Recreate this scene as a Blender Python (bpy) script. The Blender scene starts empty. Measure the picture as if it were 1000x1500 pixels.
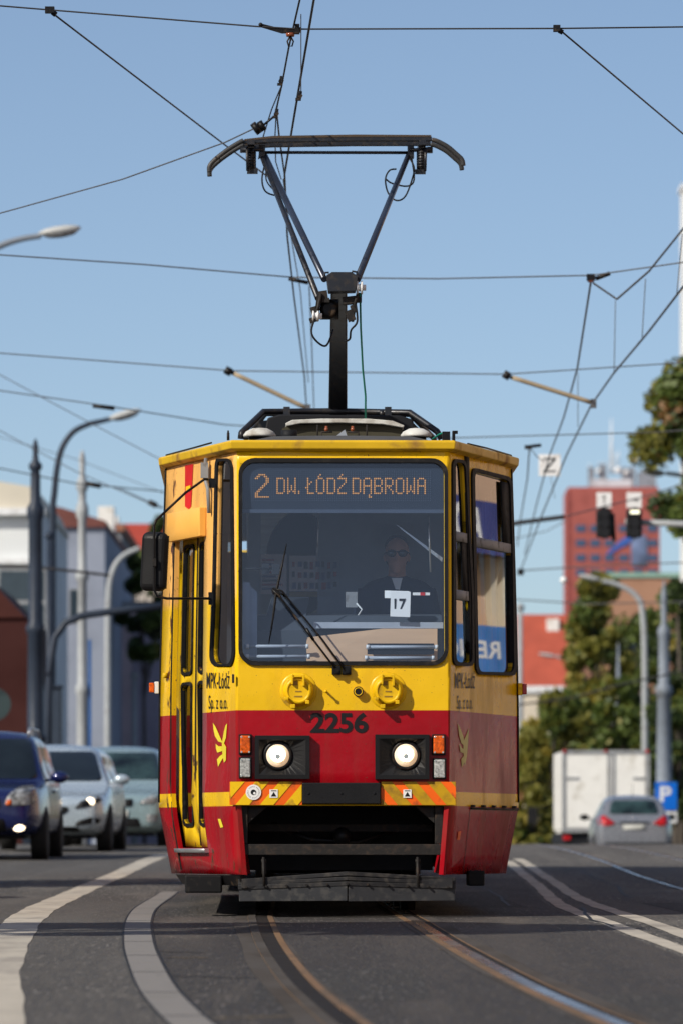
import bpy, bmesh, math, random
from mathutils import Vector, Matrix
from mathutils.geometry import tessellate_polygon
from mathutils.bvhtree import BVHTree
R = math.radians
rnd = random.Random(7)
scene = bpy.context.scene
COL = scene.collection

# ------------------------------------------------------------------ camera, world, sun, exposure
F = 8333.0            # focal length of the 200 mm lens in pixels of the 1000 px wide photograph
CZ = 0.457            # eye height above the rails under the tram
HY = 1240.0           # eye-level row in the photograph
cam_d = bpy.data.cameras.new('camera')
cam = bpy.data.objects.new('camera', cam_d); COL.objects.link(cam)
cam.location = (0, 0, CZ); cam.rotation_euler = (R(90), 0, 0)
cam_d.sensor_fit = 'HORIZONTAL'; cam_d.sensor_width = 24; cam_d.lens = 200
cam_d.shift_y = 0.49; cam_d.clip_start = 0.5; cam_d.clip_end = 9000
cam_d.dof.use_dof = True; cam_d.dof.focus_distance = 35.9; cam_d.dof.aperture_fstop = 4.3
scene.camera = cam
SUN_AZ, SUN_EL = 50.0, 35.0      # degrees from the camera's back towards its left, elevation
tosun = Vector((-math.sin(R(SUN_AZ))*math.cos(R(SUN_EL)), -math.cos(R(SUN_AZ))*math.cos(R(SUN_EL)), math.sin(R(SUN_EL))))
world = bpy.data.worlds.new('World'); scene.world = world; world.use_nodes = True
wn = world.node_tree
bg = wn.nodes.get('Background') or wn.nodes.new('ShaderNodeBackground')
sky = wn.nodes.new('ShaderNodeTexSky'); sky.sky_type = 'NISHITA'; sky.sun_disc = False
sky.sun_elevation = R(SUN_EL); sky.sun_rotation = math.atan2(tosun.x, tosun.y)
sky.altitude = 0; sky.air_density = 1.0; sky.dust_density = 2.0; sky.ozone_density = 1.6
_tc0 = wn.nodes.new('ShaderNodeTexCoord'); _va = wn.nodes.new('ShaderNodeVectorMath'); _va.operation = 'MULTIPLY_ADD'; _va.inputs[1].default_value = (1, 1, 1.7); _va.inputs[2].default_value = (0, 0, .035)
wn.links.new(_tc0.outputs['Generated'], _va.inputs[0]); wn.links.new(_va.outputs[0], sky.inputs[0])      # the band right at the horizon is left out: a clear blue sky low down
wn.links.new(sky.outputs[0], bg.inputs[0]); bg.inputs[1].default_value = 0.135
sun_d = bpy.data.lights.new('sun', 'SUN'); sun_d.energy = 4.6; sun_d.angle = R(0.5); sun_d.color = (1, 0.93, 0.82)
sun = bpy.data.objects.new('sun', sun_d); COL.objects.link(sun)
sun.rotation_euler = tosun.to_track_quat('Z', 'Y').to_euler(); sun.location = (-30, -20, 40)
scene.view_settings.view_transform = 'Standard'; scene.view_settings.look = 'None'
scene.view_settings.exposure = 0.14; scene.view_settings.gamma = 1.0

# ------------------------------------------------------------------ ground profile and pixel helpers
_G = [(-200,-.55),(-40,-.42),(0,-.30),(10,-.235),(20,-.161),(28,-.07),(36,0),(50,.03),(60,.12),(70,.272),(80,.387),(88,.45),(95,.487),(105,.46),(130,.13),(160,-.15),(250,-.5),(6000,-.5)]
def zg(y):
    if y <= _G[0][0]: return _G[0][1]
    for i in range(len(_G)-1):
        x0, a = _G[i]; x1, b = _G[i+1]
        if y <= x1:
            def sl(k):
                if k <= 0 or k >= len(_G)-1: return 0
                d0 = (_G[k][1]-_G[k-1][1])/(_G[k][0]-_G[k-1][0]); d1 = (_G[k+1][1]-_G[k][1])/(_G[k+1][0]-_G[k][0])
                return 0 if d0*d1 <= 0 else 2*d0*d1/(d0+d1)
            h = x1-x0; t = (y-x0)/h; m0, m1 = sl(i)*h, sl(i+1)*h
            return (2*t**3-3*t*t+1)*a+(t**3-2*t*t+t)*m0+(-2*t**3+3*t*t)*b+(t**3-t*t)*m1
    return _G[-1][1]
def P(px, py, Y):     # the point at distance Y seen at this place of the photograph
    return Vector(((px-500)*Y/F, Y, CZ+(HY-py)*Y/F))
def PX(px, Y): return (px-500)*Y/F
def GY(py):           # distance of the ground seen at this row (before the crest)
    lo, hi = 8.0, 94.0
    for _ in range(50):
        m = (lo+hi)/2
        if HY+(CZ-zg(m))*F/m > py: lo = m
        else: hi = m
    return (lo+hi)/2
def GP(px, py, dz=0):
    y = GY(py); return Vector(((px-500)*y/F, y, zg(y)+dz))

# ------------------------------------------------------------------ materials
def N(nt, t, **k):
    n = nt.nodes.new(t)
    for a, b in k.items(): setattr(n, a, b)
    return n
def newmat(name):
    m = bpy.data.materials.new(name); m.use_nodes = True
    nt = m.node_tree; b = nt.nodes.get('Principled BSDF'); return m, nt, b
def rgba(c): return (c[0], c[1], c[2], 1)
def mix(nt, f, a, b, kind='MIX'):
    n = N(nt, 'ShaderNodeMix', data_type='RGBA', blend_type=kind)
    if isinstance(f, (int, float)): n.inputs[0].default_value = f
    else: nt.links.new(f, n.inputs[0])
    for s, v in ((6, a), (7, b)):
        if isinstance(v, (tuple, list)): n.inputs[s].default_value = rgba(v)
        else: nt.links.new(v, n.inputs[s])
    return n.outputs[2]
def noise(nt, scale, detail=4, lo=.4, hi=.6, stretch=None, rough=.55, dist=0):
    tc = N(nt, 'ShaderNodeTexCoord'); mp = N(nt, 'ShaderNodeMapping')
    nt.links.new(tc.outputs['Object'], mp.inputs[0])
    if stretch: mp.inputs['Scale'].default_value = stretch
    n = N(nt, 'ShaderNodeTexNoise'); n.inputs['Scale'].default_value = scale; n.inputs['Detail'].default_value = detail
    n.inputs['Roughness'].default_value = rough; n.inputs['Distortion'].default_value = dist
    nt.links.new(mp.outputs[0], n.inputs['Vector'])
    r = N(nt, 'ShaderNodeMapRange'); r.inputs[1].default_value = lo; r.inputs[2].default_value = hi
    nt.links.new(n.outputs[0], r.inputs[0]); return r.outputs[0]
def maprange(nt, v, a, b, c, d):
    r = N(nt, 'ShaderNodeMapRange'); nt.links.new(v, r.inputs[0])
    for i, q in enumerate((a, b, c, d)): r.inputs[i+1].default_value = q
    return r.outputs[0]
def bump(nt, b, h, strength=.3, dist=.01):
    n = N(nt, 'ShaderNodeBump'); n.inputs['Strength'].default_value = strength; n.inputs['Distance'].default_value = dist
    nt.links.new(h, n.inputs['Height']); nt.links.new(n.outputs[0], b.inputs['Normal'])
def mat(name, c, rough=.5, metal=0, var=.12, vs=3, dirt=None, ds=6, dl=.56, dh=.7, bs=0, bsc=60, emit=None, es=0, coat=0, c2=None, stretch=None):
    m, nt, b = newmat(name)
    n1 = noise(nt, vs, 5, .3, .7, stretch)
    d = c2 if c2 else tuple(max(0, x*(1-2*var)) for x in c)
    col = mix(nt, n1, d, c)
    if dirt:
        n2 = noise(nt, ds, 8, dl, dh, stretch); col = mix(nt, n2, col, dirt)
        nt.links.new(maprange(nt, n2, 0, 1, rough, min(1, rough+.35)), b.inputs['Roughness'])
    else:
        n3 = noise(nt, vs*3, 3, .3, .7)
        nt.links.new(maprange(nt, n3, 0, 1, max(0, rough-.06), min(1, rough+.08)), b.inputs['Roughness'])
    nt.links.new(col, b.inputs['Base Color'])
    b.inputs['Metallic'].default_value = metal; b.inputs['Specular IOR Level'].default_value = .5 if (metal or coat or rough < .3) else .22
    if coat: b.inputs['Coat Weight'].default_value = coat; b.inputs['Coat Roughness'].default_value = .08
    if bs: bump(nt, b, noise(nt, bsc, 3, .2, .8), bs, .004)
    if emit: b.inputs['Emission Color'].default_value = rgba(emit); b.inputs['Emission Strength'].default_value = es
    return m
def glass(name, tint=(.55,.6,.65), refl=1.0, rough=.02, ior=1.5):
    m, nt, b = newmat(name); nt.nodes.remove(b)
    out = [n for n in nt.nodes if n.type == 'OUTPUT_MATERIAL'][0]
    tr = N(nt, 'ShaderNodeBsdfTransparent'); tr.inputs[0].default_value = rgba(tint)
    gl = N(nt, 'ShaderNodeBsdfGlossy'); gl.inputs['Roughness'].default_value = rough
    gl.inputs['Color'].default_value = (refl, refl, refl, 1)
    lw = N(nt, 'ShaderNodeLayerWeight'); lw.inputs[0].default_value = .5      # facing = 1-cos on both sides of the pane
    f0 = ((ior-1)/(ior+1))**2
    pw = N(nt, 'ShaderNodeMath', operation='POWER'); nt.links.new(lw.outputs['Facing'], pw.inputs[0]); pw.inputs[1].default_value = 4
    fr = N(nt, 'ShaderNodeMath', operation='MULTIPLY_ADD'); nt.links.new(pw.outputs[0], fr.inputs[0]); fr.inputs[1].default_value = 1-f0; fr.inputs[2].default_value = f0
    mx = N(nt, 'ShaderNodeMixShader')
    nt.links.new(fr.outputs[0], mx.inputs[0]); nt.links.new(tr.outputs[0], mx.inputs[1]); nt.links.new(gl.outputs[0], mx.inputs[2])
    nt.links.new(mx.outputs[0], out.inputs[0]); return m

M = {}
YEL = (.82, .50, .008); RED = (.35, .003, .010)
def livery(name, up=None, grime=.0, rust=False):
    m, nt, b = newmat(name)
    tc = N(nt, 'ShaderNodeTexCoord'); sx = N(nt, 'ShaderNodeSeparateXYZ'); nt.links.new(tc.outputs['Object'], sx.inputs[0])
    z = sx.outputs[2]
    def step(a):
        n = N(nt, 'ShaderNodeMath', operation='GREATER_THAN'); nt.links.new(z, n.inputs[0]); n.inputs[1].default_value = a; return n.outputs[0]
    ycol = mix(nt, noise(nt, 1.6, 4, .35, .65), YEL, tuple(x*.9 for x in YEL))
    if up: ycol = mix(nt, maprange(nt, z, 2.02, 2.08, 0, 1), ycol, up)
    rcol = mix(nt, noise(nt, 2.2, 4, .35, .65), RED, tuple(x*.8 for x in RED))
    c = mix(nt, step(.715), rcol, ycol); c = mix(nt, step(.805), c, rcol); c = mix(nt, step(1.325), c, ycol)
    sp = noise(nt, 70, 2, .68, .72); c = mix(nt, sp, c, (.12, .05, .03))               # small chips
    if rust:      # rust along the door post
        def gt(sock, a, op='GREATER_THAN'):
            n = N(nt, 'ShaderNodeMath', operation=op); nt.links.new(sock, n.inputs[0]); n.inputs[1].default_value = a; return n.outputs[0]
        def mul(p, q):
            n = N(nt, 'ShaderNodeMath', operation='MULTIPLY'); nt.links.new(p, n.inputs[0]); nt.links.new(q, n.inputs[1]); return n.outputs[0]
        band = mul(gt(sx.outputs[1], 1.43), gt(sx.outputs[1], 1.53, 'LESS_THAN'))
        rs = noise(nt, 16, 5, .53, .60, (1, 1, .45)); c = mix(nt, mul(band, rs), c, (.09, .028, .014))
        band2 = gt(z, .44, 'LESS_THAN'); rs2 = noise(nt, 9, 6, .58, .68); c = mix(nt, mul(band2, rs2), c, (.10, .035, .02))
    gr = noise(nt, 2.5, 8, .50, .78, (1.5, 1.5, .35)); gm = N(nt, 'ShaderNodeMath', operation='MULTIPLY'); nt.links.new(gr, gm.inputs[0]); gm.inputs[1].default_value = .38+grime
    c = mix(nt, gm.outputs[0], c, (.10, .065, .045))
    nt.links.new(c, b.inputs['Base Color']); b.inputs['Specular IOR Level'].default_value = .22
    nt.links.new(maprange(nt, gr, 0, 1, .24, .5), b.inputs['Roughness'])
    bump(nt, b, noise(nt, 5, 3, .2, .8), .22, .014)
    return m
M['livery'] = livery('tram paint front')
M['livery_l'] = livery('tram paint orange topped side', (.86, .46, .12), .05, True)  # yellow gives way to paler orange on the upper part
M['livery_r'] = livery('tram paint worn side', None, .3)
M['yellow'] = mat('yellow paint', YEL, .3, dirt=(.16,.08,.03), ds=7, dl=.58, dh=.75, bs=.1)
M['door_yellow'] = mat('chipped yellow door paint', (.74,.47,.012), .38, dirt=(.10,.04,.02), ds=9, dl=.60, dh=.66, bs=.2)
M['header'] = mat('orange yellow header', (.85,.44,.09), .35, var=.04)
M['red'] = mat('red paint', RED, .3)
M['rubber'] = mat('black rubber', (.007,.007,.008), .65, dirt=(.03,.027,.024), ds=20)
M['black'] = mat('black plastic', (.010,.010,.011), .5, var=.2, bs=.15, bsc=120)
M['blackmetal'] = mat('black painted steel', (.008,.008,.009), .42, dirt=(.055,.035,.02), ds=14, dl=.55, dh=.7, bs=.2)
M['rusty'] = mat('rusty steel', (.020,.018,.017), .6, dirt=(.065,.043,.03), ds=24, dl=.5, dh=.85, bs=.4, bsc=40)
M['plow'] = mat('scuffed steel plow', (.045,.047,.052), .42, dirt=(.10,.095,.088), ds=16, dl=.5, dh=.85, bs=.2, bsc=30)
M['panto'] = mat('dark pantograph steel', (.022,.024,.03), .35, metal=.3, dirt=(.055,.043,.032), ds=28, dl=.5, dh=.85)
M['panto_arm'] = mat('blue grey arm paint', (.03,.038,.06), .3, metal=.3, dirt=(.045,.04,.035), ds=28, dh=.9)
M['carbon'] = mat('carbon collector strip', (.085,.06,.04), .5, dirt=(.02,.02,.02), ds=30)
M['insul'] = mat('brown porcelain', (.25,.07,.03), .2)
M['white'] = mat('white enamel', (.75,.76,.76), .4, dirt=(.35,.3,.26), ds=8)
M['paper'] = mat('white paper', (.8,.8,.78), .8, var=.02)
M['dome'] = mat('off white dome', (.62,.62,.58), .45, dirt=(.25,.22,.18), ds=8, dl=.45)
M['grey'] = mat('grey trim', (.28,.29,.30), .5, dirt=(.1,.09,.08), ds=10)
M['alu'] = mat('brushed aluminium', (.55,.56,.57), .35, metal=.8, dirt=(.2,.19,.18), ds=10)
M['ink'] = mat('black lettering', (.012,.012,.014), .5)
M['ink_dull'] = mat('dull lettering', (.07,.06,.05), .5)
M['gold'] = mat('yellow emblem', (.85,.72,.05), .4)
M['gold_dull'] = mat('pale emblem', (.62,.56,.22), .5)
M['hazO'] = mat('orange reflective', (.92,.14,.01), .35, dirt=(.3,.07,.02), ds=12)
M['hazY'] = mat('yellow reflective', (.88,.55,.01), .35, dirt=(.35,.2,.02), ds=12)
M['hazYd'] = mat('worn yellow reflective', (.55,.32,.01), .4, dirt=(.2,.11,.02), ds=9, dl=.45)
M['amber'] = mat('amber lens', (.85,.13,.005), .12, var=.3, vs=60, bs=.5, bsc=150)
M['clear'] = mat('clear lens', (.55,.56,.54), .12, var=.35, vs=70, bs=.5, bsc=150)
M['lamp_lit'] = mat('lit headlamp', (.9,.8,.65), .1, var=.2, vs=30, emit=(1,.62,.32), es=.42)
M['lamp_core'] = mat('lit bulb', (1,.9,.75), .1, emit=(1,.82,.6), es=4)
M['lamp_lit_far'] = mat('lit car lamp', (1,.9,.75), .1, emit=(1,.80,.55), es=3.5)
M['chrome'] = mat('chrome', (.7,.7,.7), .12, metal=1)
M['wglass'] = glass('windscreen glass', (.80,.88,.98), 1.0, .012, 1.74)  # bluish tint stands in for the sky's reflection
M['sglass'] = glass('side window glass', (.42,.45,.48), 1.0, .01, 3.2)
M['bglass'] = glass('saloon window glass', (.85,.88,.88), 1.0, .01, 1.6)
M['dglass'] = glass('door window glass', (.35,.37,.4), .9, .02, 1.6)
M['int_wall'] = mat('cab partition', (.30,.36,.45), .7)
M['int_dark'] = mat('dark fittings', (.010,.011,.014), .6)
M['dash'] = mat('dashboard', (.06,.07,.085), .5)
M['wood'] = mat('beige board', (.58,.37,.22), .6, var=.05, stretch=(1,1,6))
M['led_back'] = mat('display panel', (.022,.032,.05), .5, var=.1)
M['led'] = mat('amber display dots', (.6,.28,.08), .5, emit=(1,.42,.12), es=.32)
M['led_off'] = mat('unlit display dots', (.075,.095,.13), .5)
M['tube'] = mat('blind roller tube', (.42,.45,.50), .35)
M['teal'] = mat('green cord', (.01,.22,.15), .5)
M['wire'] = mat('overhead wire', (.035,.034,.036), .5)
M['wire2'] = mat('galvanised wire', (.10,.10,.105), .5)
M['rod'] = mat('fibreglass rod', (.34,.27,.18), .5)
M['pink'] = mat('red banner panel', (.62,.02,.02), .4)
M['skin'] = mat('skin', (.42,.22,.15), .5, var=.05)
M['navy'] = mat('navy jacket', (.022,.030,.060), .8)
M['shirt'] = mat('white shirt', (.7,.72,.75), .8)
M['hair'] = mat('short dark hair', (.03,.025,.02), .8)
M['lens'] = mat('sunglasses', (.008,.008,.01), .1)
M['roofgrey'] = mat('tram roof', (.08,.08,.08), .7)

# ------------------------------------------------------------------ mesh helpers
class MB:
    def __init__(s): s.bm = bmesh.new()
    def box(s, c, d, rot=None, mi=0):
        r = bmesh.ops.create_cube(s.bm, size=1); m = Matrix.Diagonal((d[0], d[1], d[2], 1))
        if rot: m = Matrix.Rotation(rot[2],4,'Z')@Matrix.Rotation(rot[1],4,'Y')@Matrix.Rotation(rot[0],4,'X')@m
        bmesh.ops.transform(s.bm, matrix=Matrix.Translation(c)@m, verts=r['verts'])
        for f in {f for v in r['verts'] for f in v.link_faces}: f.material_index = mi
        return s
    def bx(s, x0, x1, y0, y1, z0, z1, mi=0): return s.box(((x0+x1)/2,(y0+y1)/2,(z0+z1)/2),(abs(x1-x0),abs(y1-y0),abs(z1-z0)), None, mi)
    def cyl(s, a, b, r0, r1=None, seg=12, mi=0):
        a, b = Vector(a), Vector(b); r1 = r0 if r1 is None else r1
        r = bmesh.ops.create_cone(s.bm, cap_ends=True, segments=seg, radius1=r0, radius2=max(r1, 1e-4), depth=(b-a).length)
        m = Matrix.Translation((a+b)/2)@(b-a).to_track_quat('Z','Y').to_matrix().to_4x4()
        bmesh.ops.transform(s.bm, matrix=m, verts=r['verts'])
        for f in {f for v in r['verts'] for f in v.link_faces}: f.material_index = mi; f.smooth = len(f.verts) == 4
        return s
    def tube(s, pts, r, seg=8):
        pts = [Vector(p) for p in pts]; rings = []
        rr = r if isinstance(r, (list, tuple)) else [r]*len(pts)
        up = None
        for i, p in enumerate(pts):
            t = (pts[min(i+1,len(pts)-1)]-pts[max(i-1,0)]).normalized()
            if up is None: up = Vector((0,0,1)) if abs(t.z) < .9 else Vector((1,0,0))
            a = t.cross(up).normalized(); b = a.cross(t).normalized(); up = b
            rings.append([s.bm.verts.new(p+(a*math.cos(2*math.pi*k/seg)+b*math.sin(2*math.pi*k/seg))*rr[i]) for k in range(seg)])
        for i in range(len(rings)-1):
            for k in range(seg):
                f = s.bm.faces.new((rings[i][k], rings[i][(k+1)%seg], rings[i+1][(k+1)%seg], rings[i+1][k])); f.smooth = True
        s.bm.faces.new(rings[0][::-1]); s.bm.faces.new(rings[-1]); return s
    def curve(s, pts, r, seg=7, n=5):
        q = [Vector(p) for p in pts]; d = []
        for i in range(len(q)-1):
            p0, p1, p2, p3 = q[max(i-1,0)], q[i], q[i+1], q[min(i+2,len(q)-1)]
            for k in range(n):
                t = k/n; d.append(.5*((2*p1)+(p2-p0)*t+(2*p0-5*p1+4*p2-p3)*t*t+(3*p1-p0-3*p2+p3)*t**3))
        return s.tube(d+[q[-1]], r, seg)
    def lathe(s, prof, c=(0,0,0), axis='Z', seg=24):
        rings = []
        for r, h in prof:
            ring = []
            for k in range(seg):
                a = 2*math.pi*k/seg; x, y = r*math.cos(a), r*math.sin(a)
                v = {'Z': (x,y,h), 'Y': (x,h,y), 'X': (h,x,y)}[axis]
                ring.append(s.bm.verts.new(Vector(c)+Vector(v)))
            rings.append(ring)
        for i in range(len(rings)-1):
            for k in range(seg):
                f = s.bm.faces.new((rings[i][k], rings[i][(k+1)%seg], rings[i+1][(k+1)%seg], rings[i+1][k])); f.smooth = True
        s.bm.faces.new(rings[0][::-1]); s.bm.faces.new(rings[-1]); return s
    def ball(s, c, r, seg=16):
        rr = r if isinstance(r, (tuple, list)) else (r,r,r)
        o = bmesh.ops.create_uvsphere(s.bm, u_segments=seg, v_segments=max(6,seg//2), radius=1)
        bmesh.ops.transform(s.bm, matrix=Matrix.Translation(c)@Matrix.Diagonal((rr[0],rr[1],rr[2],1)), verts=o['verts'])
        for f in {f for v in o['verts'] for f in v.link_faces}: f.smooth = True
        return s
    def prism(s, pts, d, mi=0):     # polygon of 3D points pushed along d
        d = Vector(d); a = [s.bm.verts.new(Vector(p)) for p in pts]; b = [s.bm.verts.new(Vector(p)+d) for p in pts]; n = len(pts)
        fs = [s.bm.faces.new(a[::-1]), s.bm.faces.new(b)]
        for i in range(n): fs.append(s.bm.faces.new((a[i], a[(i+1)%n], b[(i+1)%n], b[i])))
        for f in fs: f.material_index = mi
        return s
    def quad(s, *pts, mi=0):
        f = s.bm.faces.new([s.bm.verts.new(Vector(p)) for p in pts]); f.material_index = mi; return s
    def sheet(s, outer, holes, fn, step=.25, off=0, thick=0):   # flat polygon with holes, cut to a grid and laid on the surface fn
        loops = [outer]+list(holes); flat = [Vector((a,b,0)) for l in loops for a,b in l]
        tris = tessellate_polygon([[Vector((a,b,0)) for a,b in l] for l in loops])
        t = bmesh.new(); vs = [t.verts.new(v) for v in flat]
        for tr in tris:
            try: t.faces.new([vs[i] for i in tr])
            except ValueError: pass
        for ax in (0, 1):
            lo = min(v[ax] for v in flat); hi = max(v[ax] for v in flat); k = lo+step
            while k < hi-1e-6:
                no = Vector((0,0,0)); no[ax] = 1; co = Vector((0,0,0)); co[ax] = k
                bmesh.ops.bisect_plane(t, geom=t.verts[:]+t.edges[:]+t.faces[:], plane_co=co, plane_no=no, dist=1e-6); k += step
        mp = {}; nb = {}
        for v in t.verts:
            mp[v] = s.bm.verts.new(fn(v.co.x, v.co.y, off))
            if thick: nb[v] = s.bm.verts.new(fn(v.co.x, v.co.y, off-thick))
        for f in t.faces:
            g = s.bm.faces.new([mp[v] for v in f.verts]); g.smooth = True
            if thick: s.bm.faces.new([nb[v] for v in reversed(f.verts)])
        if thick:
            for e in t.edges:
                if len(e.link_faces) == 1:
                    a, b = e.verts
                    try: s.bm.faces.new((mp[a], mp[b], nb[b], nb[a]))
                    except ValueError: pass
        t.free(); return s
    def ring(s, lo, li, fn, h, d):   # raised frame between two loops of equal length
        n = len(lo); L = [[s.bm.verts.new(fn(a,b,o)) for a,b in l] for l, o in ((lo,-.004),(lo,h),(li,h),(li,-d))]
        for j in range(3):
            for i in range(n): s.bm.faces.new((L[j][i], L[j][(i+1)%n], L[j+1][(i+1)%n], L[j+1][i])).smooth = False
        return s
    def build(s, name, mats, parent=None, bevel=0, smooth=False, sub=0, solid=0, recalc=True, angle=None):
        if recalc: bmesh.ops.recalc_face_normals(s.bm, faces=s.bm.faces[:])
        me = bpy.data.meshes.new(name)
        off = Vector((0,0,0))
        if parent is None and s.bm.verts:
            xs = [v.co for v in s.bm.verts]
            off = Vector(((min(v.x for v in xs)+max(v.x for v in xs))/2, (min(v.y for v in xs)+max(v.y for v in xs))/2, min(v.z for v in xs)))
            bmesh.ops.translate(s.bm, verts=s.bm.verts[:], vec=-off)
        if smooth:
            for f in s.bm.faces: f.smooth = True
        s.bm.to_mesh(me); s.bm.free()
        o = bpy.data.objects.new(name, me); COL.objects.link(o); o.location = off
        for m in (mats if isinstance(mats, (list, tuple)) else [mats]): me.materials.append(M[m] if isinstance(m, str) else m)
        if parent: o.parent = parent
        if solid: md = o.modifiers.new('s', 'SOLIDIFY'); md.thickness = solid; md.offset = -1
        if bevel: md = o.modifiers.new('b', 'BEVEL'); md.width = bevel; md.segments = 2; md.limit_method = 'ANGLE'; md.angle_limit = R(35)
        if sub: md = o.modifiers.new('u', 'SUBSURF'); md.levels = sub; md.render_levels = sub
        return o
def thing(name, label, cat, loc=(0,0,0), rz=0, group=None):
    o = bpy.data.objects.new(name, None); COL.objects.link(o); o.location = loc; o.rotation_euler = (0,0,rz)
    o.empty_display_size = .2; return tag(o, label, cat, group)
def tag(o, label, cat, group=None, kind=None):
    o['label'] = label; o['category'] = cat
    if group: o['group'] = group
    if kind: o['kind'] = kind
    return o
def struct(o, kind='structure'): o['kind'] = kind; return o
def dup_tree(o, parent=None):
    c = o.copy(); COL.objects.link(c)
    if parent: c.parent = parent
    for ch in [x for x in o.children]: dup_tree(ch, c)
    return c
def rr(x0, z0, x1, z1, r, n=6):
    pts = []
    for cx, cz, a0 in ((x1-r,z1-r,0),(x0+r,z1-r,90),(x0+r,z0+r,180),(x1-r,z0+r,270)):
        for k in range(n+1):
            a = R(a0+90*k/n); pts.append((cx+r*math.cos(a), cz+r*math.sin(a)))
    return pts
def roundpoly(pts, r, n=5):      # round the corners of any convex polygon
    out = []; m = len(pts)
    for i in range(m):
        p = Vector(pts[i]); a = Vector(pts[i-1])-p; b = Vector(pts[(i+1)%m])-p
        q = min(r, a.length*.45, b.length*.45); a = p+a.normalized()*q; b = p+b.normalized()*q
        for k in range(n+1):
            t = k/n; out.append(tuple(a*(1-t)**2+p*2*t*(1-t)+b*t*t))
    return out
def shrink(pts, d, dz=None):
    cx = sum(p[0] for p in pts)/len(pts); cz = sum(p[1] for p in pts)/len(pts)
    wx = max(abs(p[0]-cx) for p in pts); wz = max(abs(p[1]-cz) for p in pts); dz = d if dz is None else dz
    return [(cx+(p[0]-cx)*(1-d/wx), cz+(p[1]-cz)*(1-dz/wz)) for p in pts]
_tc = {}
def text_mesh(body, bold=.0, space=1.0):
    """verts (0..1 wide, 0..1 high) and faces of a line of lettering"""
    k = (body, bold, space)
    if k in _tc: return _tc[k]
    cu = bpy.data.curves.new('t', 'FONT'); cu.body = body; cu.offset = bold; cu.space_character = space; cu.resolution_u = 4
    ob = bpy.data.objects.new('t', cu); COL.objects.link(ob); dg = bpy.context.evaluated_depsgraph_get(); dg.update()
    me = bpy.data.meshes.new_from_object(ob.evaluated_get(dg)); vs = [v.co.copy() for v in me.vertices]; fs = [tuple(p.vertices) for p in me.polygons]
    bpy.data.objects.remove(ob); bpy.data.meshes.remove(me); bpy.data.curves.remove(cu)
    x0 = min(v.x for v in vs); x1 = max(v.x for v in vs); y0 = min(v.y for v in vs); y1 = max(v.y for v in vs)
    _tc[k] = ([((v.x-x0)/(x1-x0), (v.y-y0)/(y1-y0)) for v in vs], fs); return _tc[k]
def put_text(mb, body, fn, bold=0, space=1.0, mi=0):     # fn(u,v) -> 3D point
    vs, fs = text_mesh(body, bold, space); w = [mb.bm.verts.new(fn(a,b)) for a,b in vs]
    for f in fs:
        try: mb.bm.faces.new([w[i] for i in f]).material_index = mi
        except ValueError: pass
    return mb
# ------------------------------------------------------------------ the tram
TY, TYAW, TX0 = 36.3, R(0.9), .0087
tram = thing('tram', 'red and yellow city tram coming head on with lit headlights and pantograph up', 'tram', (TX0, TY, 0), TYAW)
_c, _s = math.cos(TYAW), math.sin(TYAW)
def proj(p):
    x = TX0+p[0]*_c-p[1]*_s; y = TY+p[0]*_s+p[1]*_c
    return 500+F*x/y, HY-F*(p[2]-CZ)/y
def T(px, py, y=0):    # tram-space point at depth y behind the nose seen at this place of the photograph
    s = F/(TY+y); return Vector(((px-500)/s-TX0+y*math.sin(TYAW), y, CZ+(HY-py)/s))
def yf(z): return max(0, z-1.58)*.075
def hw(z):             # half width behind the tapered nose
    pts = [(.2,1.10),(.72,1.20),(1.5,1.195),(2.3,1.175),(3.1,1.15)]
    for (a, b), (c, d) in zip(pts, pts[1:]):
        if z <= c: return b+(d-b)*(z-a)/(c-a)
    return pts[-1][1]
def hf(z): return .675 if z > .72 else .675-(.72-z)*.08
NL = 1.7
def front(x, z, o=0): return Vector((x, yf(z)-o, z))
def cheek(sd):
    n = Vector((sd*.958, -.287, 0))
    def f(u, z, o=0):
        a = Vector((sd*hf(z), yf(z), z)); b = Vector((sd*hw(z), NL, z)); return a.lerp(b, u)+n*o
    return f
def inv(px, py, sd):   # place on the tapered side seen at px, py
    f = cheek(sd); u = .5; z = 1.5
    for _ in range(30):
        p = f(u, z); s = F/(TY+p.y); z = CZ+(HY-py)/s; a, _q = proj(f(u, z)); b, _q = proj(f(u+.01, z)); u += (px-a)/(b-a)*.01
    return u, z
def C(pts, sd): return [inv(a, b, sd) for a, b in pts]
def fx(px): return (px-500)*TY/F-TX0
def fz(py): return CZ+(HY-py)*TY/F
L, Rr = cheek(-1), cheek(1)

# front panel with the windscreen opening
ws = rr(fx(355), fz(969), fx(651), fz(676), .085, 7)
MB().sheet([(-.675,.715),(.675,.715),(.675,3.0),(-.675,3.0)], [ws], front, .22, 0, .03).build('front_panel', 'livery', tram)
ws_o = rr(fx(349.5), fz(975), fx(656.5), fz(669.5), .105, 7)
seal = MB().ring(ws_o, ws, front, .018, .03).build('window_seal', 'rubber', tram, smooth=False)
wsg = MB().sheet(rr(fx(354), fz(970), fx(652), fz(675), .085, 7), [], front, .3, -.006).build('windscreen', 'wglass', tram)
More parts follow.
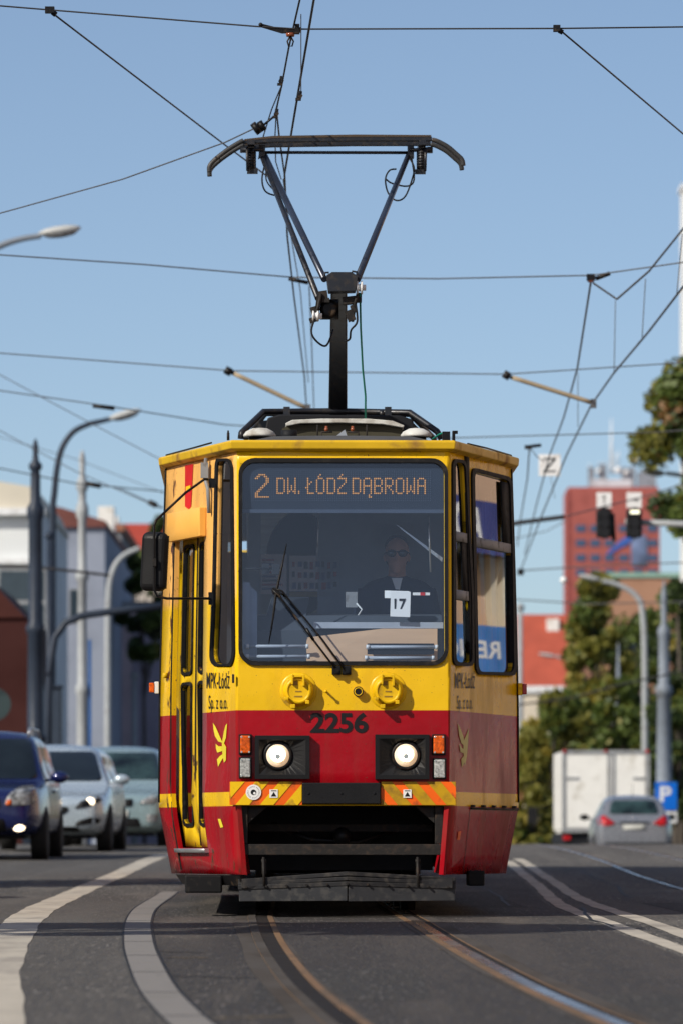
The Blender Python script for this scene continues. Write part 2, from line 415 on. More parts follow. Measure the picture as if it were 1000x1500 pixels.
# tapered sides
q_l = roundpoly(C([(312.5,973),(316,900),(320,690),(321,676),(339.5,675),(342,960),(338,973)], -1), .09)
dr = [(.43,.445),(.83,.445),(.83,2.52),(.43,2.52)]
MB().sheet([(0,.72),(0,3.0),(1,3.0),(1,.72),(1,.275),(0,.275)], [q_l, dr], L, .125, 0, .03).build('side_panel', 'livery_l', tram)
q_lo = roundpoly(C([(308,976),(312.5,900),(317,680),(319,672),(342.5,671),(345.5,962),(341,976)], -1), .1)
MB().ring(q_lo, q_l, L, .012, .03).build('window_seal', 'rubber', tram)
MB().sheet(q_l, [], L, .3, -.012).build('side_window', 'sglass', tram)
w1 = roundpoly(C([(664,676),(678.5,679),(683,775),(688,880),(688.5,971),(665,970)], 1), .05)
w2 = roundpoly(C([(692,690),(744,704),(747,800),(750,985),(698,984)], 1), .06)
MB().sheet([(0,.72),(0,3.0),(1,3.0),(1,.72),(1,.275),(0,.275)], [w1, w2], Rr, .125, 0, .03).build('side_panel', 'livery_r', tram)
w1o = roundpoly(C([(660,671.5),(680,674),(686,775),(691.5,880),(691.5,976),(661,975)], 1), .06)
w2o = roundpoly(C([(688,684),(747,699),(750.5,800),(754,990),(694,988)], 1), .07)
for wo, wi, dv in ((w1o, w1, (787, 872)), (w2o, w2, (798,))):
    fr = MB().ring(wo, wi, Rr, .014, .035).build('window_frame', 'rubber', tram)
    xs = [p[0] for p in wi]; u0, u1 = min(xs), max(xs)
    for q in dv:
        px = 676 if wo is w1o else 720
        _u, z = inv(px, q, 1)
        MB().sheet([(u0,z-.03),(u1,z-.03),(u1,z+.03),(u0,z+.03)], [], Rr, .3, .006, .03).build('crossbar', 'grey', fr)
    MB().sheet(wi, [], Rr, .3, -.015).build('side_window', 'sglass', tram)
# opened sliding pane and inner post in the driver's window
pn = C([(694,694),(709,697),(709,792),(694,790)], 1)
MB().sheet(pn, [], Rr, .3, -.04, .012).build('sliding_pane', mat('brown blind', (.09,.035,.02), .6), tram)
ps = C([(733,705),(744,707),(748,797),(736,796)], 1)
MB().sheet(ps, [], Rr, .3, .004, .01).build('window_post', 'rubber', tram)
MB().sheet(C([(675,790),(683,790),(686.5,868),(677,867)], 1), [], Rr, .3, .002, .01).build('window_post', 'rubber', tram)
MB().sheet(C([(679,668),(685,670),(690,975),(687.5,975)], 1), [], Rr, .3, .008, .01).build('pillar_trim', 'rubber', tram)
# long body behind the nose, rear wall, roof, floor
for sd in (-1, 1):
    fn = lambda y, z, o=0, sd=sd: Vector((sd*(hw(z)+o), y, z))
    holes = [rr(2.1+k*1.9, 1.55, 3.7+k*1.9, 2.7, .1, 3) for k in range(6)]
    MB().sheet([(NL,.275),(13.4,.275),(13.4,3.0),(NL,3.0)], holes, fn, .6, 0, .03).build('side_wall', 'livery', tram)
    for h in holes: MB().sheet(h, [], fn, 2, -.01).build('side_window', 'bglass', tram)
MB().prism([(-1.15,13.4,.275),(1.15,13.4,.275),(1.15,13.4,3.0),(-1.15,13.4,3.0)], (0,.05,0)).build('rear_wall', 'livery', tram)
def outline(o, z, zz=None):
    h = hf(z); w = hw(z)
    return [Vector((-w-o,13.4,z)), Vector((-w-o,NL-.02,z)), Vector((-h-o*.9,yf(z)-o,z)), Vector((h+o*.9,yf(z)-o,z)), Vector((w+o,NL-.02,z)), Vector((w+o,13.4,z))]
rf = MB(); st = [(0,3.03),(-.25,3.10),(-.6,3.13)]; rows = [[rf.bm.verts.new(Vector((p.x,p.y,z))) for p in outline(o, 3.0)] for o, z in st]
for a, b in zip(rows, rows[1:]):
    for i in range(5): rf.bm.faces.new((a[i],a[i+1],b[i+1],b[i]))
rf.bm.faces.new(rows[-1]); rf.build('roof', 'roofgrey', tram)
fa = MB(); prof = [(-.005,2.985),(.012,2.985),(.045,3.0),(.05,3.045),(.04,3.055),(-.02,3.06)]
rows = [[fa.bm.verts.new(Vector((p.x,p.y,z))) for p in outline(o, 3.0)] for o, z in prof]
for a, b in zip(rows, rows[1:]):
    for i in range(5): fa.bm.faces.new((a[i],a[i+1],b[i+1],b[i]))
fa.build('roof_edge', mat('roof edge yellow', (.72,.45,.02), .35, dirt=(.22,.11,.04), ds=6, dl=.50, dh=.72), tram, bevel=.006)
fl = MB(); pts = outline(-.22, .8); fl.prism([Vector((p.x,p.y,.80)) for p in pts], (0,0,.06)); fl.build('floor', 'int_dark', tram)
MB().bx(-.9,.9,1.0,12.5,.35,.795).build('underframe', 'int_dark', tram)
for y in (3.3, 5.1, 9.3, 11.1):
    w = MB()
    for sx in (-.5,.5): w.cyl((sx-.05,y,.33),(sx+.05,y,.33),.33,seg=28)
    w.cyl((-.5,y,.33),(.5,y,.33),.06); w.build('wheelset', 'rusty', tram)
# lower front: black recess, frame, skirts ends
MB().prism([(-.655,.0,.72),(.655,.0,.72),(.655,.95,.72),(-.655,.95,.72)], (0,0,.04)).build('nose_floor', 'int_dark', tram)
MB().bx(-.60,.60,.9,.95,.30,.72).build('recess_wall', 'int_dark', tram)
ff = MB(); zb0, zb1 = fz(1253), fz(1237)
ff.bx(fx(352), fx(649), .03,.10, zb0, zb1)
ff.bx(fx(352), fx(363), .03,.10, zb1+.001, .712); ff.bx(fx(637), fx(649), .03,.10, zb1+.001, .712)
ff.bx(fx(363), fx(637), .45,.50, .55,.60)
ff.prism([(fx(363.3),.05,.71),(fx(392),.05,.71),(fx(363.3),.05,.60)], (0,.02,0)); ff.prism([(fx(636.7),.05,.71),(fx(608),.05,.71),(fx(636.7),.05,.60)], (0,.02,0))
ff.build('coupler_frame', 'rusty', tram, bevel=.004)
cp = MB(); cp.cyl((0,.35,.52),(0,.9,.52),.045).ball((0,.33,.52),.06); cp.tube([(-.45,.6,.6),(-.2,.5,.5),(.1,.55,.48),(.4,.6,.58)],.018); cp.build('coupler', 'blackmetal', tram)
for k, (sd, xx) in enumerate(((-1,.62),(1,.655))):
    MB().prism([(sd*.672,.02,.70),(sd*.672,.30,.70),(sd*(.60),.30,.29),(sd*xx,.02,.27)], (-sd*.012,0,0)).build('skirt_end', 'red', tram)
# plow
M['plow_slat'] = mat('dusty black slats', (.022,.022,.024), .5, dirt=(.07,.062,.054), ds=20, dl=.48, dh=.8)
pl = MB(); xa, xb, xm = fx(349), fx(667), fx(509)
def plrow(z0, z1, y, t, drop, name='plow'):
    for x0, x1, a, b in ((xa, xm, -drop, 0), (xm, xb, 0, -drop*.8)):
        pl.prism([(x0,y+(.10 if a else 0),z0+a),(x1,y+(.10 if b else 0),z0+b),(x1,y+(.10 if b else 0),z1+b),(x0,y+(.10 if a else 0),z1+a)], (0,t,0))
plrow(fz(1283), fz(1277), -.06, .035, .050); plrow(fz(1290), fz(1284.5), -.075, .035, .040); plrow(fz(1298), fz(1291.5), -.085, .035, .026)
pl.prism([(xa+.02,.0,fz(1302)),(xb-.02,.0,fz(1302)),(xb-.02,.0,fz(1286)),(xm,-.02,fz(1279)),(xa+.02,.0,fz(1288))], (0,.02,0)); plow = pl.build('plow', 'plow_slat', tram, bevel=.003)
pl = MB(); lo = fz(1321)
for x0, x1, za, zb_ in ((xa+.006, xm-.004, fz(1301.5), fz(1298.5)), (xm+.004, xb-.004, fz(1298.5), fz(1301))):
    pl.prism([(x0,-.07+(.1 if x0<-.5 else 0),lo),(x1,-.07+(.1 if x1>.5 else 0),lo+.004),(x1,-.08+(.1 if x1>.5 else 0),zb_),(x0,-.08+(.1 if x0<-.5 else 0),za)], (0,.02,0))
pl.build('scraper_blade', 'plow', plow, bevel=.003)
bl = MB()
for i in range(11):
    x = xa+.05+i*(xb-xa-.1)/10; zz = fz(1294.8)-abs(x-xm)*.034; bl.cyl((x,-.10+abs(x-xm)*.14,zz),(x,-.06+abs(x-xm)*.14,zz),.008,seg=8)
bl.build('bolts', 'rusty', plow)
for px in (386, 611):
    h = MB(); h.cyl(T(px,1256,.0), T(px+1,1299,-.02), .009, seg=6).box(T(px+1,1270,.02),(.03,.03,.09)).cyl(T(px-3,1262,.01),T(px+4,1262,.01),.014,seg=8).build('plow_hanger', 'rusty', plow)
MB().bx(fx(270), fx(325), .4,.9,.155,.27).build('sand_box', 'rubber', tram, bevel=.01); MB().bx(fx(690), fx(714), .5,.9,.20,.30).build('sand_box', 'rubber', tram, bevel=.01)
bt = MB(); bt.prism([L(u,.27,.02) for u in (.0,.9)]+[L(u,.205,.0) for u in (.86,.0)], (.03,.03,0)); bt.build('step_rail', 'blackmetal', tram)

# lettering, emblems
b = MB(); put_text(b, '2256', lambda u, v: front(fx(454+u*85), fz(1074-v*30), .004), .028, .97); b.build('fleet_number', 'ink', tram)
for sd, x0, x1, m, em in ((-1, 303.5, 337, 'ink', 'gold'), (1, 665, 694, 'ink_dull', 'gold_dull')):
    f = L if sd < 0 else Rr
    b = MB(); put_text(b, 'MPK-Łódź', lambda u, v: f(*inv(x0+u*(x1-x0), 1009-v*26, sd), .004), .002, 1.06)
    put_text(b, 'Sp. z o.o.', lambda u, v: f(*inv(x0+3+u*(x1-x0-6), 1045-v*26, sd), .004), .002, 1.06)
    b.build('operator_lettering', m, tram)
    if sd < 0:
        polys = [[(377,398),(388,414),(400,440),(412,468),(424,495),(402,488),(386,462),(380,432)],[(446,400),(440,470),(431,498),(441,515),(440,580),(430,592),(424,560),(420,500),(430,440),(438,410)],[(390,500),(404,512),(420,512),(422,535),(398,543),(391,522)],[(396,577),(410,560),(424,550),(428,566),(412,592),(402,612)]]
        cv = lambda a, c: (200+a*.3, 940+c*.3)
    else:
        polys = [[(626,342),(640,372),(650,400),(655,440),(640,424),(631,392)],[(673,362),(669,420),(664,480),(656,520),(650,470),(649,420),(660,395)],[(632,430),(643,446),(655,452),(653,470),(637,462)],[(640,493),(650,480),(660,474),(654,505),(644,528)]]
        cv = lambda a, c: (450+a*.35, 940+c*.35)
    b = MB()
    for p in polys: b.bm.faces.new([b.bm.verts.new(f(*inv(*cv(x, z), sd), .004)) for x, z in p])
    b.build('emblem', em, tram)
    b = MB(); q = [(320,1200),(324,1200),(328,1212),(324,1213)] if sd < 0 else [(670,1218),(674,1218),(672,1231),(668,1231)]
    b.bm.faces.new([b.bm.verts.new(f(*inv(x, z, sd), .004)) for x, z in q]); b.build('marking', 'gold' if sd < 0 else 'hazO', tram)
b = MB(); b.sheet(C([(272,682),(284,680),(281,742),(277,746),(272,742)], -1), [], L, .3, .004); b.build('side_banner', 'pink', tram)
b = MB(); b.sheet(C([(274,713),(281,711),(280,720),(274,719)], -1), [], L, .3, .008); b.build('side_banner', 'hazY', tram)

# bumper board
z0, z1 = fz(1179.5), fz(1145.5)
bb = MB().bx(fx(443), fx(557), -.045, 0, fz(1178), fz(1147)); bb.build('bumper_pad', 'black', tram, bevel=.006)
b = MB()
for px in (451, 499, 547): b.cyl((fx(px),-.052,fz(1162)),(fx(px),-.044,fz(1162)),.008,seg=8)
b.build('bumper_bolts', 'ink', tram)
for sd, xa_, xb_ in ((-1, 337, 442.3), (1, 557.7, 667)):
    X0, X1 = fx(xa_), fx(xb_); bd = MB().bx(X0, X1, -.022, -.001, z0, z1)
    if sd < 0: bd.prism([(X0,-.001,z0),(X0,-.022,z0),(X0,-.022,z1),(X0,-.001,z1)], (-.002,0,0)); bd.sheet([(.0,z0),(.05,z0),(.05,z1),(.0,z1)], [], L, .3, .012)
    else: bd.sheet([(.0,z0),(.05,z0),(.05,z1),(.0,z1)], [], Rr, .3, .012)
    board = bd.build('warning_board', 'hazO', tram)
    # yellow diagonal bars clipped to the board
    s = MB(); h = z1-z0; sl = h*.85; wd = (X1-X0)
    for k in range(-1, 4):
        a = X0+.035+k*.155 if sd < 0 else X0-.02+k*.155; w_ = .088
        pa = [(a, z0), (a+w_, z0), (a+w_+sl, z1), (a+sl, z1)] if sd < 0 else [(a+sl, z0), (a+w_+sl, z0), (a+w_, z1), (a, z1)]
        def clip(p, x, keep):
            out = []
            for i in range(len(p)):
                A, B = p[i], p[(i+1)%len(p)]; ia = (A[0] >= x) == keep; ib = (B[0] >= x) == keep
                if ia: out.append(A)
                if ia != ib: t = (x-A[0])/(B[0]-A[0]); out.append((x, A[1]+t*(B[1]-A[1])))
            return out
        pa = clip(pa, X0+.002, True); pa = clip(pa, X1-.002, False) if len(pa) > 2 else pa
        if len(pa) > 2: s.bm.faces.new([s.bm.verts.new(front(x, z, .0255)) for x, z in pa])
    s.build('diagonal_stripes', 'hazY' if sd < 0 else 'hazYd', board)
    for px in ((401,) if sd < 0 else (596,)):
        t = MB().bx(fx(px-6), fx(px+6), -.03,-.0262, fz(1169), fz(1157)); t.build('sticker', 'paper', board)
        t = MB(); t.prism([(fx(px-4),-.031,fz(1167)),(fx(px+4),-.031,fz(1167)),(fx(px),-.031,fz(1160.5))], (0,-.001,0)); t.bx(fx(px-4),fx(px+4),-.032,-.031,fz(1159.3),fz(1158.2)); t.build('sticker_mark', 'ink', board)
    if sd < 0:
        c = (fx(371.5), -.0262, fz(1161)); t = MB().cyl(c, (c[0],-.03,c[2]), 11.2/229.5, seg=32); t.build('round_sticker', 'paper', board)
        t = MB(); t.cyl((c[0],-.0305,c[2]),(c[0],-.032,c[2]), .0175, seg=20)
        for k in range(26):
            if k in (5, 18, 11): continue
            a = 2*math.pi*k/26; t.box((c[0]+.036*math.cos(a),-.031,c[2]+.036*math.sin(a)),(.0022,.001,.007),(0,-a+R(90),0))
        t.build('sticker_mark', 'ink', board)
        t = MB().cyl((c[0]+.006,-.0322,c[2]-.006),(c[0]+.006,-.0334,c[2]-.006),.008,seg=12); t.build('sticker_dot', 'paper', board)

# headlamps
def headlamp(x0, x1, y0, y1, cx, cy):
    X0, X1, Z0, Z1 = fx(x0), fx(x1), fz(y1), fz(y0); c = (fx(cx), 0, fz(cy)); r = .091
    out = [(X1,Z1),(X0,Z1),(X0,Z0),(X1,Z0)]
    b = MB(); n = 32
    circ = [(c[0]+r*math.cos(2*math.pi*(k+.5)/n), c[2]+r*math.sin(2*math.pi*(k+.5)/n)) for k in range(n)]
    d1, d2 = .012, -.045
    def onrect(a, ins):
        dx, dz = math.cos(a), math.sin(a); t = 1e9
        if dx > 1e-6: t = min(t, (X1-ins-c[0])/dx)
        if dx < -1e-6: t = min(t, (X0+ins-c[0])/dx)
        if dz > 1e-6: t = min(t, (Z1-ins-c[2])/dz)
        if dz < -1e-6: t = min(t, (Z0+ins-c[2])/dz)
        return (c[0]+t*dx, c[2]+t*dz)
    angs = sorted(set([round(2*math.pi*k/n, 5) for k in range(n)]+[round(math.atan2(z-c[2], x-c[0])%(2*math.pi), 5) for x in (X0+.03, X1-.03) for z in (Z0+.03, Z1-.03)]+[round(math.atan2(z-c[2], x-c[0])%(2*math.pi), 5) for x in (X0, X1) for z in (Z0, Z1)]))
    rows = []
    for kind in range(5):
        row = []
        for a in angs:
            if kind == 0: x, z = onrect(a, 0); y = -.002
            elif kind == 1: x, z = onrect(a, 0); y = -.055
            elif kind == 2: x, z = onrect(a, .026); y = -.055
            elif kind == 3: x, z = c[0]+r*math.cos(a)*1.03, c[2]+r*math.sin(a)*1.03; y = -.018
            else: x, z = c[0]+r*math.cos(a)*1.02, c[2]+r*math.sin(a)*1.02; y = -.006
            row.append(b.bm.verts.new((x, y, z)))
        rows.append(row)
    for p, q in zip(rows, rows[1:]):
        for i in range(len(angs)): b.bm.faces.new((p[i], p[(i+1)%len(angs)], q[(i+1)%len(angs)], q[i]))
    h = b.build('headlight', 'black', tram, bevel=.002)
    MB().lathe([(r*.86,-.026),(r*1.0,-.030),(r*1.01,-.012),(r*.9,-.008)], c, 'Y', 32).build('rim', 'blackmetal', h)
    g = MB(); g.lathe([(.001,-.042),(r*.35,-.040),(r*.62,-.034),(r*.85,-.024),(r*.85,-.012)], c, 'Y', 32).build('lens', 'lamp_lit', h)
    MB().ball((c[0],-.043,c[2]+.008),(.050,.010,.050),16).build('bulb', 'lamp_core', h)
    MB().cyl((c[0],-.058,c[2]-.006),(c[0],-.044,c[2]-.006),.016,seg=16).build('bulb_cap', 'chrome', h)
headlamp(373.5, 453.5, 1078, 1141.5, 407, 1107.5)
headlamp(549, 628, 1076.5, 1142, 594, 1107)
for x0, x1, y0, y1, m, nm in ((350,369,1076,1106,'amber','indicator'),(350,369,1109.5,1141,'clear','marker_light'),(632,652,1076,1106.5,'amber','indicator'),(633,653,1111,1142,'clear','marker_light')):
    b = MB().bx(fx(x0), fx(x1), -.028, -.002, fz(y1), fz(y0)); h = b.build(nm, 'black', tram, bevel=.004)
    MB().bx(fx(x0+2), fx(x1-2), -.046, -.0285, fz(y1-2), fz(y0+2)).build('lens', m, h, bevel=.008)
    b = MB()
    for q in (y0+4, y1-4): b.cyl((fx(x0+4),-.048,fz(q)),(fx(x0+4),-.046,fz(q)),.006,seg=8); b.cyl((fx(x1-4),-.048,fz(q)),(fx(x1-4),-.046,fz(q)),.006,seg=8)
    b.build('screws', 'chrome', h)
# socket caps
for cx in (437, 568):
    c = (fx(cx), 0, fz(1012.5)); r = .098
    b = MB(); b.lathe([(r*1.02,-.001),(r*1.0,-.02),(r*.92,-.05),(r*.84,-.070),(r*.70,-.074),(r*.66,-.066),(r*.1,-.066)], c, 'Y', 36)
    h = b.build('socket_cap', 'yellow', tram, bevel=.003)
    b = MB(); b.bx(c[0]-.045,c[0]-.033,-.095,-.06,c[2]+.04,c[2]+.105); b.bx(c[0]+.025,c[0]+.040,-.095,-.06,c[2]+.03,c[2]+.105); b.bx(c[0]-.032,c[0]+.024,-.088,-.06,c[2]+.085,c[2]+.100)
    b.bx(c[0]-.05,c[0]-.02,-.085,-.02,c[2]-.112,c[2]-.085); b.bx(c[0]+.045,c[0]+.07,-.08,-.02,c[2]-.085,c[2]-.06); b.box((c[0]-.075,-.09,c[2]-.05),(.025,.04,.02)); b.build('hinge', 'yellow', h, bevel=.003)
    b = MB(); b.bx(c[0]-.030,c[0]-.005,-.068,-.0665,c[2]+.035,c[2]+.075); b.bx(c[0]-.02,c[0]+.02,-.0685,-.0665,c[2]-.008,c[2]+.0); b.bx(c[0]-.026,c[0]+.024,-.0685,-.0665,c[2]-.04,c[2]-.032); b.build('cap_marks', mat('cap grime', (.35,.2,.03), .5), h)
    b = MB().lathe([(r*1.22,-.0005),(r*1.2,-.004),(r*1.0,-.005)], c, 'Y', 22); b.build('sealant', 'yellow', h)
c = (fx(524.5), 0, fz(1013.5))
h = MB().lathe([(.032,-.001),(.030,-.035),(.022,-.042),(.021,-.036),(.004,-.036)], c, 'Y', 20).build('round_socket', 'yellow', tram)
MB().lathe([(.031,-.030),(.033,-.034),(.031,-.038)], c, 'Y', 20).build('rim', 'rubber', h)
MB().cyl((fx(476),0,fz(1012)),(fx(476)+.004,-.06,fz(1013.5)),.007,seg=8).ball((fx(476)+.004,-.06,fz(1013.5)),.011,10).build('front_hook', 'yellow', tram)
MB().bx(fx(340),fx(343.5),-.02,.0,fz(1001),fz(988)).build('bracket', 'rusty', tram, bevel=.003)
MB().bx(fx(486), fx(499), -.035,-.001, fz(989), fz(976)).bx(fx(501), fx(514), -.035,-.001, fz(989), fz(976)).build('wiper_motor', 'blackmetal', tram, bevel=.005)
def fp(px, py, o): return front(fx(px), fz(py), o)
MB().tube([fp(494,984,.05), fp(462,942,.05), fp(408,872,.05), fp(399,864,.05)], .0075, 6).tube([fp(506,984,.055), fp(474,940,.055), fp(413,866,.055), fp(404,863,.055)], .0065, 6).tube([fp(459,938,.05),fp(448,921,.055)],.011,6).cyl(fp(492.5,983,.03), fp(492.5,983,.06),.016,seg=12).cyl(fp(507.5,983,.03), fp(507.5,983,.06),.016,seg=12).build('wiper_arm', 'blackmetal', tram)
MB().tube([fp(420,796,.03), fp(411,838,.035), fp(405,865,.038), fp(400,905,.035), fp(394,943,.03)], [.003,.007,.010,.007,.003], 6).box(fp(405,866,.045),(.06,.02,.018),(0,.6,0)).build('wiper_blade', 'black', tram)
# rain lip, small things along the window top
# door
h = MB().sheet([(.405,2.475),(.86,2.475),(.86,2.665),(.405,2.665)], [], L, .3, .05, .05).build('door_header', 'header', tram, bevel=.006)
MB().sheet([(.43,.445),(.83,.445),(.83,2.5),(.43,2.5)], [], L, .5, -.16).build('door_recess', 'int_dark', tram)
for nm, u0, u1, g0, g1, off in (('back', .592, .828, .665, .79, -.05), ('front', .435, .578, .475, .545, -.035)):
    holes = [rr(g0, CZ+(HY-984)/223, g1, 2.43, .03, 3), rr(g0, CZ+(HY-1207)/223, g1, CZ+(HY-1003)/223, .03, 3)]
    dl = MB().sheet([(u0,.45),(u1,.45),(u1,2.5),(u0,2.5)], holes, L, .3, off, .03).build('door_leaf', 'door_yellow', tram)
    for hh in holes:
        MB().ring([((a-(g0+g1)/2)*1.15+(g0+g1)/2, b_+(.02 if b_ > sum(q[1] for q in hh)/len(hh) else -.02)) for a, b_ in hh], hh, lambda u, z, o=0: L(u, z, o+off), .01, .02).build('window_seal', 'rubber', dl)
        MB().sheet(hh, [], L, .5, off-.012).build('window', 'dglass', dl)
    if nm == 'back': MB().sheet([(u0-.004,.46),(u0+.012,.46),(u0+.012,2.49),(u0-.004,2.49)], [], L, .5, off+.012, .012).build('edge_strip', 'rubber', dl)
MB().sheet([(.42,.415),(.84,.415),(.84,.442),(.42,.442)], [], L, .3, .03, .05).build('door_sill', 'alu', tram)
MB().sheet([(.834,.30),(.842,.30),(.842,2.47),(.834,2.47)], [], L, .3, .008, .01).build('door_jamb', 'rusty', tram)
MB().cyl(L(.90,CZ+(HY-988)/222,.0), L(.90,CZ+(HY-988)/222,.03), .018, seg=12).build('door_key_switch', 'door_yellow', tram)
# side marker lamps
b = MB().box(L(1,CZ+(HY-1006)/221,.02),(.03,.06,.08)).build('side_marker', 'white', tram, bevel=.005); MB().box(L(1,CZ+(HY-1006)/221,.055),(.035,.05,.065)).build('lens', 'amber', b, bevel=.006)
b = MB().box(Rr(.99,CZ+(HY-1008)/221,.02),(.03,.06,.08)).build('side_marker', 'hazY', tram, bevel=.005); MB().box(Rr(.99,CZ+(HY-1008)/221,.05),(.03,.05,.07)).build('lens', mat('red lens', (.4,.01,.01), .2), b, bevel=.006)
# mirror
ar = MB(); a0 = L(.28,CZ+(HY-704)/226,.03)
ar.tube([a0, T(300,702,.35), T(272,722,.25), T(240,752,.15), T(229,762,.12), T(226,770,.12), T(226,800,.12), T(226,850,.12), T(226,864,.12), T(231,874,.12), T(245,877,.14), T(308,877,.30)], .0085, 8)
ar.box(T(311,708,.4),(.04,.05,.06)).box(T(309,877,.33),(.03,.05,.08)); ar.build('mirror_arm', 'blackmetal', tram)
mr = MB().bx(-.088,.088,-.045,.045,-.19,.19)
m_ = mr.build('mirror', 'black', tram, bevel=.044); m_.location = T(226.5,823,.19); m_.rotation_euler = (0, R(3), R(-20)); m_.modifiers['b'].segments = 4
MB().bx(-.075,.075,.046,.050,-.17,.17).build('mirror_glass', 'chrome', m_)
MB().box(T(226.5,824,.12),(.022,.03,.05)).build('mirror_clamp', 'rusty', tram)
# gutter bits at the roof edge
MB().tube([L(.36,2.98,.03),L(.36,2.86,.04),L(.33,2.78,.03),L(.33,2.62,.02)],.014,6).box(L(.36,2.90,.04),(.05,.05,.10)).build('gutter_pipe', 'grey', tram)
MB().tube([L(1.0,3.07,.0),L(.6,3.075,.0),L(.35,3.08,0)],.006,6).build('gutter', 'blackmetal', tram); MB().tube([Rr(.3,3.07,.0),Rr(.6,3.075,0),Rr(1.0,3.07,.0)],.006,6).build('gutter', 'blackmetal', tram)
MB().sheet([(.985,.75),(1.0,.75),(1.0,2.98),(.985,2.98)],[],Rr,.3,.006,.01).build('corner_trim', 'rubber', tram); MB().sheet([(.985,.75),(1.0,.75),(1.0,2.98),(.985,2.98)],[],L,.3,.006,.01).build('corner_trim', 'rubber', tram)
b = MB()
for k in range(5): b.sheet([(.3+k*.15,.71),(.33+k*.15,.71),(.33+k*.15,.725),(.3+k*.15,.725)], [], Rr, .3, .02, .02)
b.sheet([(.30,.695),(.99,.695),(.99,.708),(.30,.708)], [], Rr, .3, .012, .01); b.build('skirt_hinge', 'rusty', tram)
MB().sheet([(.295,.28),(.30,.28),(.30,.70),(.295,.70)], [], Rr, .3, .003).build('skirt_seam', 'ink', tram)

# ---- roof equipment
def TT(px, py, y): return T(px, py, y)
b = MB(); y = 1.2
lid = [TT(418,620,y), TT(428,615,y), TT(470,613,y), TT(540,613,y), TT(575,616,y), TT(592,623,y), TT(590,626,y), TT(560,621,y), TT(500,619,y), TT(440,620,y), TT(420,624,y)]
b.prism(lid, (0,1.3,0)); vent = b.build('roof_vent', 'dome', tram, bevel=.005)
MB().prism([TT(413,643,y+.05), TT(413,628,y+.05), TT(425,622.5,y+.05), TT(500,621,y+.05), TT(560,622.5,y+.05), TT(589,628,y+.05), TT(591,643,y+.05)], (0,1.2,0)).build('vent_body', mat('olive grey vent', (.06,.055,.035), .6), vent)
MB().prism([TT(386,640,2.8),TT(392,612,2.8),TT(410,607,2.8),TT(585,608,2.8),TT(604,614,2.8),TT(612,640,2.8)], (0,1.2,0)).build('resistor_box', 'int_dark', tram, bevel=.01)
b = MB()
for px in (465,537): b.tube([TT(px,622,y-.02), TT(px,643,y-.02)], .005, 5)
b.tube([TT(471,643,y-.1), TT(471,633,y-.1), TT(487,632.5,y-.1)], .007, 6).tube([TT(509,633,y-.1), TT(525,633,y-.1), TT(525,643,y-.1)], .007, 6); b.build('vent_bracket', 'rusty', vent)
b = MB()
for px in (478, 516): b.cyl(TT(px,624,y-.06), TT(px,634,y-.06), .009, seg=8).ball(TT(px,629,y-.06), .014, 8)
b.build('insulator', 'insul', vent)
MB().prism([TT(493,638,y-.15),TT(505,629,y-.15),TT(508,638,y-.15)],(0,.05,0)).build('roof_clip','alu',vent)
for cx, m, s in ((380.5,'dome',1),(609,'dome',.95)):
    c = TT(cx, 640, 1.1); h = MB().lathe([(.07*s,-.05),(.07*s,.0)], c, 'Z', 20).build('dome_base', 'int_dark', tram)
    MB().lathe([(.105*s,0),(.108*s,.012),(.09*s,.035),(.05*s,.055),(.002,.06)], c, 'Z', 28).build('dome_cap', m, h)
c = TT(423.5,645,.9); MB().cyl(c, c+Vector((0,0,.065)), .052, seg=20).build('roof_fan', 'int_dark', tram)
MB().box(TT(653,639,.7),(.05,.06,.06)).build('roof_socket', 'blackmetal', tram); MB().box(TT(664,640,.9),(.02,.03,.07)).box(TT(666,633,.9),(.035,.03,.02)).build('roof_hook', 'blackmetal', tram)
MB().tube([TT(633,643,1.0),TT(643,636,.9),TT(648,634,.8)],.006,6).build('cord_end','teal',tram)
MB().cyl(TT(334.5,645,.3),TT(334.5,634,.3),.009,seg=8).box(TT(334.5,633,.3),(.012,.012,.02)).build('roof_pin','rusty',tram); MB().cyl(TT(309,662,1),TT(309,655,1),.012,seg=6).build('roof_pin','rusty',tram)

# ---- pantograph
pan = MB(); yb = 3.4
pan.tube([TT(353,643,yb-.9), TT(354,634,yb-.9), TT(386,603,yb-.4), TT(490,602,yb-.4), TT(600,604,yb-.4), TT(640,632,yb-.9), TT(646,643,yb-.9)], .022, 8)
pan.tube([TT(360,643,yb+.6), TT(390,606,yb+.3), TT(600,607,yb+.3), TT(636,643,yb+.6)], .02, 8)
pan.prism([TT(374,630,yb-.5),TT(380,617,yb-.5),TT(416,612,yb-.5),TT(416,626,yb-.5)], (0,.35,0)).prism([TT(566,626,yb-.5),TT(566,612,yb-.5),TT(604,618,yb-.5),TT(620,634,yb-.5)], (0,.35,0))
pan.box(TT(420,610,yb-.5),(.045,.06,.13)).box(TT(568,610,yb-.5),(.045,.06,.13)).cyl(TT(556,606,yb-.5),TT(562,606,yb-.5),.03,seg=10)
pg = pan.build('pantograph', 'panto', tram)
b = MB(); knee = TT(500,415,1.2); b.prism([TT(480.5,640,yb),TT(508.5,640,yb),TT(508.5,425,1.35),TT(484.5,425,1.35)], (0,.11,0)); b.build('lower_arm', 'panto', pg, bevel=.012)
b = MB().prism([TT(485,640,yb+.2),TT(481,640,yb+.2),TT(486.5,440,1.6),TT(490,440,1.6)], (0,.02,0)); b.build('arm_rod', mat('beige rod', (.22,.19,.13), .5), pg)
b = MB(); b.prism([TT(478,403,1.15),TT(486,398,1.15),TT(515,398,1.15),TT(524,404,1.15),TT(521,426,1.15),TT(481,427,1.15)], (0,.16,0))
